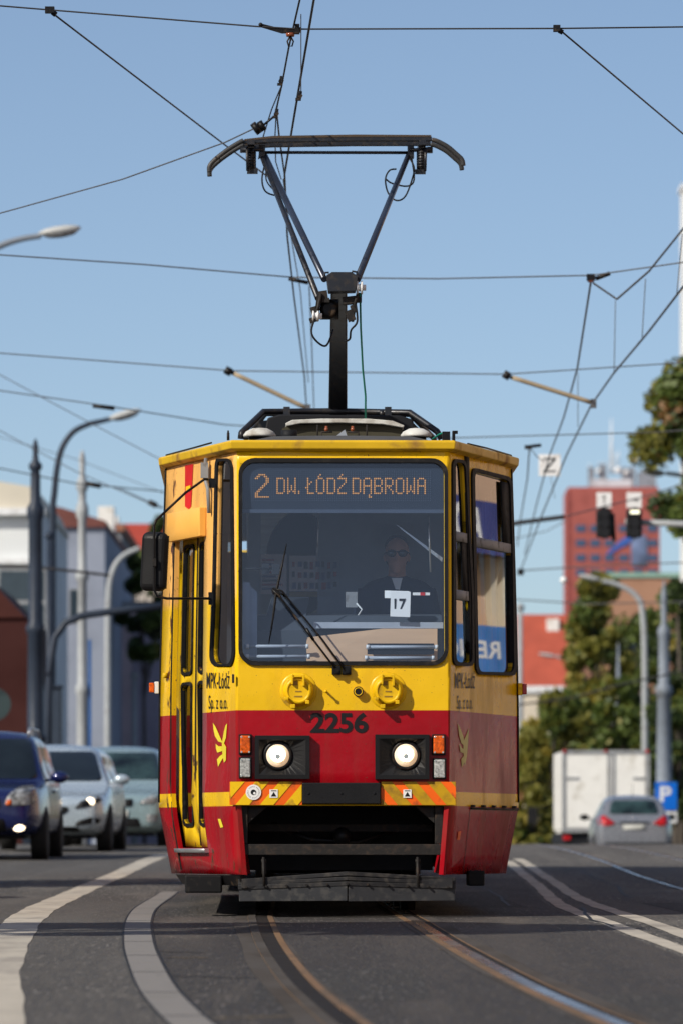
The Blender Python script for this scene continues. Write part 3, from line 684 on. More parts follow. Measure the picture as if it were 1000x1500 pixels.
b.tube([TT(474,407,1.2),TT(476,399,1.2),TT(482,399,1.2)],.008,6).tube([TT(526,407,1.2),TT(522,398,1.2),TT(515,397,1.2)],.008,6)
b.build('knee_housing', 'panto', pg, bevel=.012)
MB().cyl(TT(469,453,1.35), TT(496,453,1.35), .068, seg=24).cyl(TT(471,453,1.30), TT(471.5,453,1.30), .03, seg=12).build('spring_drum', 'blackmetal', pg)
MB().lathe([(.035,-.03),(.062,-.03),(.035,-.012),(.035,.012),(.062,.03),(.035,.03)], TT(482,453,1.28), 'Y', 20).build('drum_face', 'blackmetal', pg)
for px, py, s in ((529,421,1),(465,463,.8)):
    h = MB().lathe([(.012,-.035),(.045*s,-.032),(.045*s,-.022),(.025,-.02),(.025,-.005),(.045*s,-.002),(.045*s,.008),(.02,.01),(.02,.03)], TT(px,py,1.2), 'X', 20); h.build('pulley', 'white', pg)
yt = 3.6
def arm(p0, y0, p1, y1, r0, r1, m='panto_arm'): return MB().tube([TT(*p0,y0), TT(*[(p0[i]+p1[i])/2 for i in (0,1)],(y0+y1)/2), TT(*p1,y1)], [r0,(r0+r1)/2,r1], 10).build('upper_arm', m, pg)
arm((475,409), 1.2, (388,229), yt, .021, .024); arm((523,409), 1.2, (598,226), yt, .024, .019)
arm((466,437), 1.3, (385,232), yt-.1, .021, .017, 'panto').name = 'guide_rod'
b = MB().tube([TT(387,223,yt), TT(604,223,yt)], .011, 8); b.build('cross_tube', 'panto', pg)
# collector head: two strips with curved horns
ys = (yt-.13, yt+.13)
def TS(px, py, yy): return TT(px, py, ys[0])+Vector((0, yy-ys[0], 0))
hl = [(307,252),(307.5,243),(316,233),(334,219),(350,209),(357,205.5)]; hr = [(632,204),(640,206),(655,214),(668,225),(676,233),(678,242)]
M['horn'] = mat('dark grey horn', (.05,.05,.05), .4, dirt=(.14,.1,.07))
for yy in ys:
    MB().curve([TS(a,b_,yy) for a, b_ in hl], .0165, 8, 4).build('horn', 'horn', pg); MB().curve([TS(a,b_,yy) for a, b_ in hr], .0165, 8, 4).build('horn', 'horn', pg)
b = MB()
for yy in ys: b.prism([TS(356,205,yy),TS(400,201,yy),TS(520,198.5,yy),TS(632,199,yy),TS(632,205.5,yy),TS(520,206,yy),TS(400,208,yy),TS(356,210.5,yy)], (0,.05,0))
bow = b.build('collector_bow', 'panto', pg, bevel=.004)
b = MB()
for yy in ys: b.prism([TS(358,203.5,yy-.003),TS(400,198.7,yy-.003),TS(520,196.5,yy-.003),TS(631,197,yy-.003),TS(631,199.5,yy-.003),TS(520,200,yy-.003),TS(400,202,yy-.003),TS(358,206,yy-.003)], (0,.055,0))
b.build('carbon_strip', 'carbon', bow)
for cx, sgn in ((368,1),(617,-1)):
    b = MB(); b.box(TT(cx,213,yt),(.05,.42,.035)); b.cyl(TT(cx,217,yt-.05),TT(cx,249,yt-.05),.026,seg=12).cyl(TT(cx-6*sgn,215,yt-.1),TT(cx-5*sgn,250,yt-.1),.010,seg=8).box(TT(cx+2*sgn,251,yt-.05),(.075,.05,.03)).cyl(TT(cx+6*sgn,217,yt),TT(cx+6*sgn,247,yt),.008,seg=6)
    for k in range(6): b.cyl(TT(cx,222+k*4,yt-.05),TT(cx,223.5+k*4,yt-.05),.032,seg=12)
    b.cyl(TT(cx-14*sgn,219,yt-.05),TT(cx+18*sgn,219,yt-.05),.014,seg=8).box(TT(cx+16*sgn,222,yt-.02),(.045,.06,.09)).box(TT(cx-12*sgn,219,yt-.02),(.04,.05,.04))
    b.build('bow_suspension', 'panto', pg)
for q_, r_ in (([TT(389,236,yt-.1),TT(384,262,yt-.15),TT(389,280,yt-.15),TT(404,286,yt-.1),TT(412,283,yt-.1)],.006), ([TT(391,240,yt-.1),TT(390,262,yt-.1),TT(399,276,yt-.1),TT(407,280,yt)],.005),
 ([TT(600,232,yt-.1),TT(606,245,yt-.15),TT(603,262,yt-.15),TT(593,287,yt-.15),TT(580,293,yt-.15),TT(568,282,yt-.1),TT(564,262,yt-.1),TT(570,249,yt-.1),TT(580,247,yt-.1)],.006),
 ([TT(602,228,yt-.05),TT(606,262,yt-.1),TT(596,272,yt-.1),TT(574,268,yt-.1),TT(565,262,yt-.1)],.006),
 ([TT(463,462,1.2),TT(456,485,1.15),TT(464,500,1.15),TT(478,506,1.2),TT(488,483,1.4)],.007), ([TT(520,440,1.2),TT(523,470,1.2),TT(514,483,1.2),TT(512,496,1.25),TT(505,500,1.3)],.007)):
    MB().curve(q_, r_).build('cable', 'rubber', pg)
for side in (0, 1):
    b = MB()
    for (px, py, w_, h_) in ((473,432,.06,.05),(462,458,.05,.08),(466,444,.03,.09),(460,468,.06,.03),(477,440,.05,.03),(512,440,.09,.05),(513,462,.05,.07),(526,436,.03,.06),(518,452,.035,.05)):
        if (px > 490) == bool(side): b.box(TT(px,py,1.25),(w_,.08,h_),(0,rnd.uniform(-.4,.4),0))
    b.tube([TT(524,428,1.2),TT(520,444,1.2),TT(516,470,1.3)] if side else [TT(470,430,1.2),TT(466,450,1.2),TT(460,466,1.2)],.012,6).build('linkage', 'rusty', pg)
MB().tube([TT(527,430,1.2),TT(528,480,1.4),TT(531,540,1.9),TT(535,580,2.2),TT(535,616,2.4)],.0065,6).build('pull_cord', 'teal', pg)

# ---- cab interior
MB().sheet([(-.6,.9),(.75,.9),(.75,2.95),(-.6,2.95)], [[(-.52,1.3),(-.14,1.3),(-.14,2.75),(-.52,2.75)]], lambda x, z, o=0: Vector((x, 1.75+o, z)), 2, 0, .04).build('cab_partition', 'int_wall', tram)
MB().sheet([(-1.1,.9),(1.1,.9),(1.1,2.98),(-1.1,2.98)], [], lambda x, z, o=0: Vector((x, 12.5, z)), 2, 0, .04).build('rear_bulkhead', 'int_wall', tram)
MB().bx(-.62,.62,.3,12.4,2.93,2.96).build('ceiling', 'int_wall', tram)
dz = fz(917); MB().prism([(-.64,.22,1.5),(-.64,.22,dz-.02),(-.64,.35,dz+.08),(-.64,.62,dz+.10),(-.64,.62,1.2),(-.64,.22,1.2)], (1.28,0,0)).build('dashboard', 'dash', tram)
MB().bx(fx(460), fx(650), .17,.20, fz(919), fz(910)).build('dashboard_trim', 'tube', tram)
MB().prism([T(449,972,.115),T(640,972,.115),T(640,921,.16),T(560,921,.16),T(449,934,.16)], (0,.012,0)).build('beige_board', 'wood', tram)
b = MB()
for y_, x0, x1 in ((948,536,641),(964,534,636),(947,360,452),(962,360,454)): b.tube([T(x0,y_,.08),T(x1,y_,.08)],.011,8)
b.build('blind_roller', 'tube', tram); b = MB()
for y_, x0, x1 in ((948,536,641),(964,534,636),(947,360,452),(962,360,454)): b.tube([T(x0,y_,.078),T(x0+5,y_,.078)],.015,8).tube([T(x1-4,y_,.078),T(x1,y_,.078)],.015,8)
b.build('roller_cap', 'white', tram)
b = MB(); b.bx(fx(538), fx(636), .085,.09, fz(958), fz(942)).bx(fx(536), fx(632), .085,.09, fz(973), fz(967)); b.build('blind', 'int_dark', tram)
MB().bx(fx(356), fx(366), .10,.35, fz(965), fz(852)).prism([T(358,965,.15),T(377,965,.15),T(377,868,.15),T(360,852,.15)],(0,.1,0)).build('door_post', 'int_wall', tram)
b = MB(); b.box(T(404,834,.5),(.05,.06,.07)); b.box(T(389,834,.5),(.05,.04,.07)); b.tube([T(360,833,.4),T(404,833,.5)],.005,5); b.build('camera_mount', 'dash', tram)
MB().prism([T(388,910,.3),T(446,910,.3),T(453,878,.5),T(398,878,.5)], (0,.1,.02)).bx(fx(395),fx(425),.3,.5,1.66,1.82).build('instrument_box', 'dash', tram)
b = MB().bx(T(506,0,.55).x, T(523,0,.55).x, .5,.55, fz(885), fz(862)).build('ticket_reader', 'grey', tram)
MB().tube([T(522,884,.5),T(530,893,.48),T(524,902,.45),T(532,905,.45)],.006,5).build('cable', 'white', b)
MB().tube([T(467,750,.6),T(464,818,.6)],.005,5).tube([T(627,755,.25),T(630,838,.25)],.006,5).build('handrail', 'alu', tram)
MB().prism([T(580,769,.3),T(583,770,.3),T(648,817,.3),T(647,823,.3)],(0,.01,0)).build('blind_cord', 'alu', tram)
po = MB().bx(T(380,0,1.7).x, T(420,0,1.7).x, 1.71,1.715, T(0,870,1.7).z, T(0,812,1.7).z).bx(T(424,0,1.7).x, T(497,0,1.7).x, 1.71,1.715, T(0,866,1.7).z, T(0,814,1.7).z).build('poster', mat('poster paper', (.62,.60,.64), .8), tram)
b = MB()
for k in range(24):
    x = 428+(k%8)*8.6; y_ = 822+(k//8)*15+rnd.uniform(0,2); b.bx(T(x,0,1.7).x, T(x+rnd.uniform(4,6.5),0,1.7).x, 1.706,1.7095, T(0,y_+rnd.uniform(7,11),1.7).z, T(0,y_,1.7).z, mi=k%3)
for k in range(8): b.bx(T(384,0,1.7).x, T(rnd.uniform(400,417),0,1.7).x, 1.706,1.7095, T(0,822+k*6,1.7).z, T(0,819+k*6,1.7).z, mi=k%3)
b.build('poster_print', [mat('print red', (.30,.05,.06), .8), mat('print blue', (.08,.10,.25), .8), mat('print ink', (.06,.06,.07), .8)], po)
b = MB().bx(T(424,0,1.7).x, T(497,0,1.7).x, 1.71,1.715, T(0,874,1.7).z, T(0,867,1.7).z); b.build('poster_edge', mat('mustard strip', (.25,.17,.03), .8), tram)
MB().bx(T(545,0,1.7).x, T(606,0,1.7).x, 1.71,1.715, T(0,800,1.7).z, T(0,767,1.7).z).build('notice', mat('notice paper', (.40,.43,.48), .8), tram)
# seat behind the driver, pole and passenger seats
st = MB().bx(.14,.60,1.05,1.15,1.3,2.12).bx(.14,.60,.72,1.12,1.30,1.40).bx(.28,.46,.8,1.0,.86,1.30).build('driver_seat', 'int_dark', tram, bevel=.03)
MB().ball(T(440,825,2.6),(.24,.1,.36),20).build('seat_shell', 'int_dark', tram)
# destination display
X0, X1, Z0, Z1 = fx(361), fx(645), fz(742), fz(680); dy = yf(2.7)+.03
dd = MB().bx(X0-.02, X1+.02, dy, dy+.14, Z0-.02, Z1+.03).build('destination_display', 'led_back', tram)
MB().bx(X0-.03, X1+.03, dy-.012, dy-.002, Z0-.035, Z0-.012).bx(X0-.03,X1+.03,dy-.012,dy-.002,Z1+.012,Z1+.028).build('display_frame', mat('blue grey frame', (.07,.09,.13), .5), dd)
G5 = {'D':['1111.','1...1','1...1','1...1','1...1','1...1','1...1','1...1','1111.'],
'W':['1...1','1...1','1...1','1...1','1.1.1','1.1.1','1.1.1','11.11','1...1'],
'.':['.','.','.','.','.','.','.','1','1'],
'Ł':['.1...','.1...','.1.1.','.11..','.1...','11...','.1...','.1...','.1111'],
'Ó':['..1..','.1...','.111.','1...1','1...1','1...1','1...1','1...1','1...1','1...1','.111.'],
'Ź':['..1..','.1...','11111','....1','....1','...1.','..1..','.1...','1....','1....','11111'],
'Ą':['.111.','1...1','1...1','1...1','11111','1...1','1...1','1...1','1...1','...1.','...11'],
'B':['1111.','1...1','1...1','1...1','1111.','1...1','1...1','1...1','1111.'],
'R':['1111.','1...1','1...1','1...1','1111.','1.1..','1..1.','1...1','1...1'],
'O':['.111.','1...1','1...1','1...1','1...1','1...1','1...1','1...1','.111.'],
'A':['.111.','1...1','1...1','1...1','11111','1...1','1...1','1...1','1...1'],
'2':['..1111..','.11..11.','11....11','......11','......11','.....11.','....11..','...11...','..11....','.11.....','11......','11......','11111111'],' ':['..']}
cols = set(); cx_ = 2
for ch in '2':
    g = G5[ch]
    for r_, row in enumerate(g):
        for c_, v in enumerate(row):
            if v == '1': cols.add((cx_+c_, 2+r_))
cx_ = 14
for ch in 'DW. ŁÓDŹ DĄBROWA':
    g = G5[ch]; top = 4 - (2 if ch in 'ÓŹ' else 0)
    for r_, row in enumerate(g):
        for c_, v in enumerate(row):
            if v == '1': cols.add((cx_+c_, top+r_))
    cx_ += len(g[0])+(1 if ch != ' ' else 0)
NC = cx_+2; pxw = (632-368)/NC; on, of = MB(), MB(); NR = 17; ph = (729-691)/13.0
def dot(mb, c, r, q):
    x = fx(368+(c+.5)*pxw); z = fz(689+(r+.5)*ph*.93-2); sw, sh = pxw*q/230/2, ph*q/230/2
    mb.quad((x-sw,dy-.004,z-sh),(x+sw,dy-.004,z-sh),(x+sw,dy-.004,z+sh),(x-sw,dy-.004,z+sh))
for c in range(NC):
    for r in range(NR): dot(on if (c, r) in cols else of, c, r, .68 if (c, r) in cols else .42)
on.build('lit_dots', 'led', dd); of.build('unlit_dots', 'led_off', dd)

# ------------------------------------------------------------------ second car of the pair, coupled behind
tram2 = thing('tram', 'second tram car coupled behind the first, casting the long shade beside it', 'tram', (TX0-math.sin(TYAW)*14.1, TY+math.cos(TYAW)*14.1, .03), TYAW*.3)
for ch in list(tram.children):
    if ch.name.split('.')[0] in ('side_wall','roof','roof_edge','rear_wall','underframe','wheelset','side_panel','front_panel','windscreen','floor','side_window','skirt_end','door_header') : dup_tree(ch, tram2)
for x in (-1, 1): pass
# ------------------------------------------------------------------ driver and card in the cab
def W(px, py, y=0):
    p = T(px, py, y); return Vector((TX0+p.x*_c-p.y*_s, TY+p.x*_s+p.y*_c, p.z))
dc = W(581, 900, .88); DX, DY = dc.x, dc.y
man = thing('person', 'tram driver in sunglasses and dark jacket seated behind the windscreen', 'person', (DX, DY, 1.40))
hz = W(581, 815, .88).z-1.40        # centre of the head above the seat
def remesh(mb, name, m, parent, vox, sm=6):
    o = mb.build(name, m, parent, smooth=True); md = o.modifiers.new('r', 'REMESH'); md.mode = 'VOXEL'; md.voxel_size = vox; md.use_smooth_shade = True
    s2 = o.modifiers.new('s', 'SMOOTH'); s2.factor = .5; s2.iterations = sm; return o
b = MB(); b.ball((0,-.02,hz+.035),(.078,.095,.095),24).ball((0,-.035,hz-.035),(.062,.078,.085),24).ball((0,-.075,hz-.095),(.035,.035,.028),16)
b.cyl((0,-.118,hz-.03),(0,-.112,hz+.03),.020,.008,seg=10).ball((-.079,0,hz-.01),(.012,.022,.034),10).ball((.079,0,hz-.01),(.012,.022,.034),10)
b.ball((0,-.107,hz-.068),(.028,.010,.007),12).ball((0,-.108,hz-.080),(.024,.010,.007),12).ball((-.04,-.09,hz+.05),(.03,.018,.012),10).ball((.04,-.09,hz+.05),(.03,.018,.012),10)
b.cyl((0,.01,hz-.17),(0,0,hz-.05),.060,.056,seg=16).ball((0,.02,hz-.20),(.16,.09,.07),20)
b.tube([(0,.03,hz-.24),(0,.05,.25),(0,.05,.02)],[.13,.15,.15],16)
for s in (-1,1):
    b.tube([(s*.17,.02,hz-.21),(s*.25,.0,.32),(s*.27,-.03,.16),(s*.22,-.22,.13),(s*.17,-.33,.16)],[.055,.05,.042,.034,.026],12)
    b.ball((s*.165,-.37,.165),(.038,.05,.018),14)
    for k in range(4): b.tube([(s*(.135+k*.02),-.41,.168),(s*(.133+k*.02),-.44,.166),(s*(.135+k*.02),-.455+abs(k-1.5)*.006,.145)],[.010,.009,.008],8)
    b.tube([(s*.135,-.355,.165),(s*.112,-.38,.160),(s*.108,-.41,.15)],[.012,.010,.009],8)
    b.tube([(s*.08,.05,.05),(s*.12,-.36,.06),(s*.12,-.40,-.36)],[.085,.07,.05],12).ball((s*.12,-.46,-.40),(.045,.11,.04),12)
remesh(b, 'body', 'skin', man, .009)
b = MB(); b.tube([(0,.02,hz-.135),(0,.03,hz-.17),(0,.035,hz-.23),(0,.05,.2),(0,.05,.0)],[.078,.12,.165,.18,.17],20).ball((0,.02,hz-.215),(.225,.105,.085),20)
for s in (-1,1): b.tube([(s*.18,.02,hz-.22),(s*.275,.0,.32),(s*.29,-.03,.16),(s*.23,-.22,.135),(s*.18,-.315,.16)],[.078,.066,.058,.048,.040],12); b.tube([(s*.08,.05,.05),(s*.12,-.36,.06),(s*.12,-.40,-.33)],[.10,.085,.065],12)
b.ball((0,.02,hz-.145),(.084,.078,.03),16); remesh(b, 'jacket', 'navy', man, .012)
MB().prism([(-.035,-.085,hz-.145),(.035,-.085,hz-.145),(.006,-.135,hz-.27)], (0,.03,0)).build('shirt', 'shirt', man)
b = MB(); b.ball((0,.005,hz+.065),(.082,.098,.078),20).ball((0,.035,hz+.0),(.08,.07,.09),20); remesh(b, 'hair', 'hair', man, .012)
b = MB()
for s in (-1,1): b.ball((s*.036,-.118,hz+.014),(.033,.010,.024),16); b.tube([(s*.066,-.105,hz+.022),(s*.082,-.04,hz+.018),(s*.083,.01,hz+.005)],.004,5)
b.tube([(-.015,-.125,hz+.024),(.015,-.125,hz+.024)],.004,5).build('sunglasses', 'lens', man)
o = MB().prism([W(572,866,.125),W(601,867,.125),W(600,904,.115),W(571,903,.115)], (0,.004,0)).build('number_card', 'paper'); tag(o, 'white card numbered 17 standing inside the windscreen', 'card')
b = MB(); iv = lambda u, v: W(577+u*17, 895-v*18, .118)-o.location; put_text(b, '17', iv, .02); b.build('card_number', 'ink', o)
o2 = MB().prism([W(563,865,.16),W(599,866,.16),W(598,877,.15),W(563,876,.15)], (0,.05,0)).build('folded_paper', 'paper'); tag(o2, 'blank folded white paper lying behind the numbered card', 'paper')
o3 = MB().prism([W(604,868,.13),W(629,868,.13),W(629,872,.13),W(604,872,.13)], (0,.006,0)).build('pen', 'paper'); tag(o3, 'thin white pen with red band lying on the tram dashboard', 'pen')
MB().prism([W(615,867.8,.127)-o3.location,W(622,867.8,.127)-o3.location,W(622,872.2,.127)-o3.location,W(615,872.2,.127)-o3.location], (0,.002,0)).build('red_band', 'pink', o3)
# ------------------------------------------------------------------ ground
def ground_mat(name, base, var, grain, patch=None, rough=.85, streak=None):
    m, nt, b = newmat(name)
    c = mix(nt, noise(nt, .9, 6, .35, .65, (1, .12, 1)), tuple(x*(1-var) for x in base), tuple(x*(1+var) for x in base))
    g = noise(nt, 42, 3, .42, .58, (1,.05,1), .8); c = mix(nt, g, tuple(x*(1-grain) for x in base), c, 'MIX')
    g2 = noise(nt, 60, 2, .60, .68, (1,.05,1)); c = mix(nt, g2, c, tuple(min(1, x*2.6) for x in base))
    if streak:
        s = noise(nt, 1.3, 7, .50, .70, (1.6,.12,1)); mm = N(nt, 'ShaderNodeMath', operation='MULTIPLY'); nt.links.new(s, mm.inputs[0]); mm.inputs[1].default_value = .7
        c = mix(nt, mm.outputs[0], c, streak)
    if patch:
        s = noise(nt, .22, 3, .52, .56, (1,.25,1)); mm = N(nt, 'ShaderNodeMath', operation='MULTIPLY'); nt.links.new(s, mm.inputs[0]); mm.inputs[1].default_value = .6
        c = mix(nt, mm.outputs[0], c, patch)
    nt.links.new(c, b.inputs['Base Color']); b.inputs['Roughness'].default_value = rough
    nt.links.new(maprange(nt, g, 0, 1, rough-.12, rough+.08), b.inputs['Roughness'])
    bump(nt, b, noise(nt, 60, 4, .2, .8), .8, .02); return m
M['asphalt'] = ground_mat('worn asphalt', (.108,.101,.092), .30, .62, (.080,.075,.069), .85, (.165,.155,.14))
M['bed'] = ground_mat('dark asphalt of the track bed', (.060,.054,.049), .45, .50, (.036,.032,.030), .8, (.12,.102,.085))
M['mark'] = mat('worn road paint', (.48,.44,.37), .8, var=.1, dirt=(.24,.22,.20), ds=4, dl=.47, dh=.75, bs=.1, bsc=60, stretch=(1,.3,1))
M['kerbm'] = mat('grey concrete edging', (.225,.215,.205), .85, var=.08, dirt=(.17,.165,.155), ds=3, dl=.48, dh=.75, bs=.15, bsc=60, stretch=(1,.3,1))
M['railsteel'] = mat('polished rail steel', (.40,.37,.34), .25, metal=.9, dirt=(.26,.21,.17), ds=5, dl=.5, dh=.8, stretch=(1,.15,1))
M['railrust'] = mat('rusty rail flank', (.21,.125,.065), .6, dirt=(.12,.085,.06), ds=5, dl=.45, dh=.65, stretch=(1,.2,1))
M['groove'] = mat('dark rail groove', (.018,.015,.013), .8)
M['railbed'] = mat('stained concrete beside rail', (.085,.076,.068), .85, dirt=(.05,.042,.036), ds=3, dl=.42, dh=.62, bs=.3, bsc=50, stretch=(1,.2,1))
M['slabj'] = mat('sandy slab joint', (.20,.16,.11), .9, var=.2, vs=9)
M['tar'] = mat('tar seam', (.02,.02,.02), .6)
M['pave'] = mat('pavement slabs', (.22,.21,.20), .85, dirt=(.14,.13,.12), ds=2)
ys_ = []; y = -40.0
while y < 170: ys_.append(y); y += 1.0 if y < 110 else 4
ys_ += [200,250,400,700,1200,2500,6000]
def road(y): return .00006*max(0,y-60)**2 if y < 160 else .6+.012*(y-160)      # the street drifts to the right far off
b = MB(); xs = [-3000,-400,-60,-20,-8,0,8,20,60,400,3000]
rows = [[b.bm.verts.new((x, y, zg(y))) for x in xs] for y in [-3000]+ys_]
for a, c in zip(rows, rows[1:]):
    for i in range(len(xs)-1): b.bm.faces.new((a[i],a[i+1],c[i+1],c[i])).smooth = True
g = b.build('ground', 'asphalt'); struct(g)
def interp(pts, y):
    if y <= pts[0][0]: return pts[0][1]+(y-pts[0][0])*(pts[1][1]-pts[0][1])/(pts[1][0]-pts[0][0])
    for (a, p), (c, q) in zip(pts, pts[1:]):
        if y <= c: t = (y-a)/(c-a); return p+(q-p)*t
    return pts[-1][1]
def smooth_path(px):     # list of (px,py) -> function x(y), smoothed through the points
    w = sorted([(GP(a, c).y, GP(a, c).x) for a, c in px]); k = w
    def f(y):
        if y <= k[0][0] or y >= k[-1][0]:
            return interp(k, y) if y <= k[0][0] else k[-1][1]
        i = max(j for j in range(len(k)-1) if k[j][0] <= y); p0 = k[max(i-1,0)]; p1 = k[i]; p2 = k[i+1]; p3 = k[min(i+2,len(k)-1)]
        t = (y-p1[0])/(p2[0]-p1[0]); h = p2[0]-p1[0]
        m1 = (p2[1]-p0[1])/(p2[0]-p0[0])*h; m2 = (p3[1]-p1[1])/(p3[0]-p1[0])*h
        return (2*t**3-3*t*t+1)*p1[1]+(t**3-2*t*t+t)*m1+(-2*t**3+3*t*t)*p2[1]+(t**3-t*t)*m2
    return f
def strip(mb, f, y0, y1, a, c, dz, step=.5, thick=0, mi=0):   # band from f+a to f+c following the ground
    n = max(2, int((y1-y0)/step)); prev = None
    for i in range(n+1):
        y = y0+(y1-y0)*i/n; z = zg(y)+dz; A = a(y) if callable(a) else a; B = c(y) if callable(c) else c
        x = f(y); r = [mb.bm.verts.new((x+A, y, z)), mb.bm.verts.new((x+B, y, z))]
        if thick: r = [mb.bm.verts.new((x+A, y, z-thick))]+r+[mb.bm.verts.new((x+B, y, z-thick))]
        if prev:
            for k in range(len(r)-1): mb.bm.faces.new((prev[k],prev[k+1],r[k+1],r[k])).material_index = mi
        prev = r
    return mb
railL = smooth_path([(372,1338),(381,1368),(397,1400),(427,1441),(468,1480),(492,1500)])
def rl(y): return railL(y) if y < 36.3 else railL(36.3)+(y-36.3)*(-math.sin(TYAW)*.6)
def rr_(y): return rl(y)+1.0
edge = smooth_path([(247,1308),(215,1330),(203,1350),(203,1380),(210,1405),(232,1450),(268,1490),(280,1500)])
white = smooth_path([(228,1257),(130,1300),(72,1326),(32,1352),(12,1380),(-8,1420),(-12,1460),(-12,1500)])
d1 = smooth_path([(748,1265),(790,1300),(830,1331),(910,1360),(1000,1392)])
d2 = smooth_path([(770,1265),(815,1295),(868,1325),(930,1345),(1000,1369)])
def bedR(y): return (d1(y) if y > 26 else d1(26)+(26-y)*.02)
b = MB(); strip(b, lambda y: 0, 8, 60, edge, lambda y: bedR(y)-.1, .0012, 1); bed = b.build('track_bed', 'bed'); struct(bed)
wv = lambda s: (lambda y: .005*math.sin(y*1.3+s)+.003*math.sin(y*3.1+s*2))
for f, y0, y1, w_, nm, lb in ((white, 10, 76, .12, 'lane_line', 'broad white line curving along the left lane edge'), (d1, 24, 70, .06, 'centre_line', 'inner of the two white lines right of the tram'), (d2, 24, 72, .06, 'centre_line', 'outer of the two white lines right of the tram')):
    b = MB(); e1, e2 = wv(1), wv(4); strip(b, f, y0, y1, lambda y: -w_+e1(y), lambda y: w_+e2(y), .0024, .2); o = b.build(nm, 'mark'); struct(o)
b = MB(); strip(b, edge, 8, 52, -.075, .075, .003, .5); o = b.build('kerb_strip', 'kerbm'); struct(o)
b = MB()
for f in (edge,):
    y = 18.2
    while y < 52: b.quad((f(y)-.076,y,zg(y)+.0038),(f(y)+.076,y,zg(y)+.0038),(f(y)+.076,y+.035,zg(y+.035)+.0038),(f(y)-.076,y+.035,zg(y+.035)+.0038)); y += 1.9+.02*y
strip(b, edge, 8, 52, -.087, -.076, .0036, .5); strip(b, edge, 8, 52, .076, .090, .0036, .5)
struct(b.build('kerb_joints', 'tar'))
for nm, f, y0, y1, lb in (('left', rl, 10, 60, 'grooved tram rail curving from under the tram, on the kerb strip side'), ('right', rr_, 10, 60, 'grooved tram rail curving from under the tram, on the double line side'), ('o1', lambda y: 3.22, 8, 100, 'nearer rail of the empty opposite track by the double lines'), ('o2', lambda y: 4.22, 8, 100, 'farther rail of the empty opposite track at the right')):
    main = nm in ('left', 'right'); t = thing('tram_rail', lb, 'rail', (0,0,0), 0, 'rails in the road')
    bw = .13 if main else .06; g1_ = .075 if nm == 'left' else .04; fl_ = (-.098 if nm == 'right' else -.0495); hd_ = -.048 if nm == 'left' else -.06
    b = MB(); strip(b, f, y0, y1, lambda y: -bw+.008*math.sin(y*.9), lambda y: bw+.008*math.sin(y*1.1+2), .0036); b.build('bedding', 'railbed', t)
    b = MB(); strip(b, f, y0, y1, .0, g1_, .0046); b.build('groove', 'groove', t)
    b = MB(); strip(b, f, y0, y1, hd_, .0, .009, .5, .008); b.build('rail_head', 'railbed' if nm == 'left' else 'railsteel', t)
    b = MB(); strip(b, f, y0, y1, g1_, g1_+(.034 if nm == 'left' else .008), .0075, .5, .005); strip(b, f, y0, y1, fl_, hd_-.0002, .0065, .5, .004); b.build('rail_flange', 'railrust', t)
# seams, cracks and manhole
b = MB()
for px0, py0, px1, py1 in ((742,1276,960,1276),(748,1290,1000,1293),(660,1311,735,1311),(230,1395,300,1397),(230,1430,420,1436),(640,1352,990,1358)):
    A, B = GP(px0, py0, .0030), GP(px1, py1, .0030); n = 14; q = []
    for i in range(n+1):
        p = A.lerp(B, i/n); p.z = zg(p.y)+.0030; p.y += rnd.uniform(-.04,.04); q.append(p)
    for u, v in zip(q, q[1:]): b.quad(u+Vector((0,-.02,0)), v+Vector((0,-.02,0)), v+Vector((0,.03,0)), u+Vector((0,.03,0)))
for pts in ([(700,1296),(716,1306),(735,1318),(752,1330)], [(850,1330),(860,1345),(905,1362)], [(850,1275),(870,1287),(905,1300),(925,1320)]):
    q = []
    for (a0, b0), (a1, b1) in zip(pts, pts[1:]):
        for i in range(5): p = GP(a0+(a1-a0)*i/5, b0+(b1-b0)*i/5, .0032); p.x += rnd.uniform(-.02,.02); q.append(p)
    for u, v in zip(q, q[1:]): b.quad(u+Vector((-.012,0,0)), v+Vector((-.012,0,0)), v+Vector((.012,0,0)), u+Vector((.012,0,0)))
struct(b.build('road_seams', 'tar'))
b = MB()
for px0, py0, px1, py1 in ((243,1404,305,1404.5),(306,1494,450,1489),(742,1296,955,1298),(640,1392,700,1390)):
    A, B = GP(px0, py0), GP(px1, py1); n = 16; q = []
    for i in range(n+1): p = A.lerp(B, i/n); p.y += rnd.uniform(-.05,.05); p.z = zg(p.y)+.0030; q.append(p)
    for u, v in zip(q, q[1:]):
        w1_, w2_ = rnd.uniform(.02,.07), rnd.uniform(.02,.07); b.quad(u+Vector((0,-w1_,0)), v+Vector((0,-w1_,0)), v+Vector((0,w2_,0)), u+Vector((0,w2_,0)))
struct(b.build('slab_joints', 'slabj'))
b = MB(); rp = random.Random(3)
M['patchm'] = ground_mat('road repair patch', (.042,.040,.038), .15, .3)
for x0, x1, y0, y1 in ((2.3,3.05,36,44),(-3.4,-2.3,30,36),(.62,1.35,41,52),(-.35,.35,22,25.5),(.75,1.5,18,22.6)):
    strip(b, lambda y: 0, y0, y1, x0, x1, .0018, .5)
struct(b.build('road_patch', 'patchm'))
# pavements with kerbs beyond the carriageway
for sd, x0, x1, y0, y1 in ((-1,-6.4,-14,-20,100),(1,9.0,15,-20,110)):
    b = MB(); strip(b, lambda y: 0, y0, y1, min(x0,x1), max(x0,x1), .13, 2, .14); struct(b.build('pavement', 'pave'))
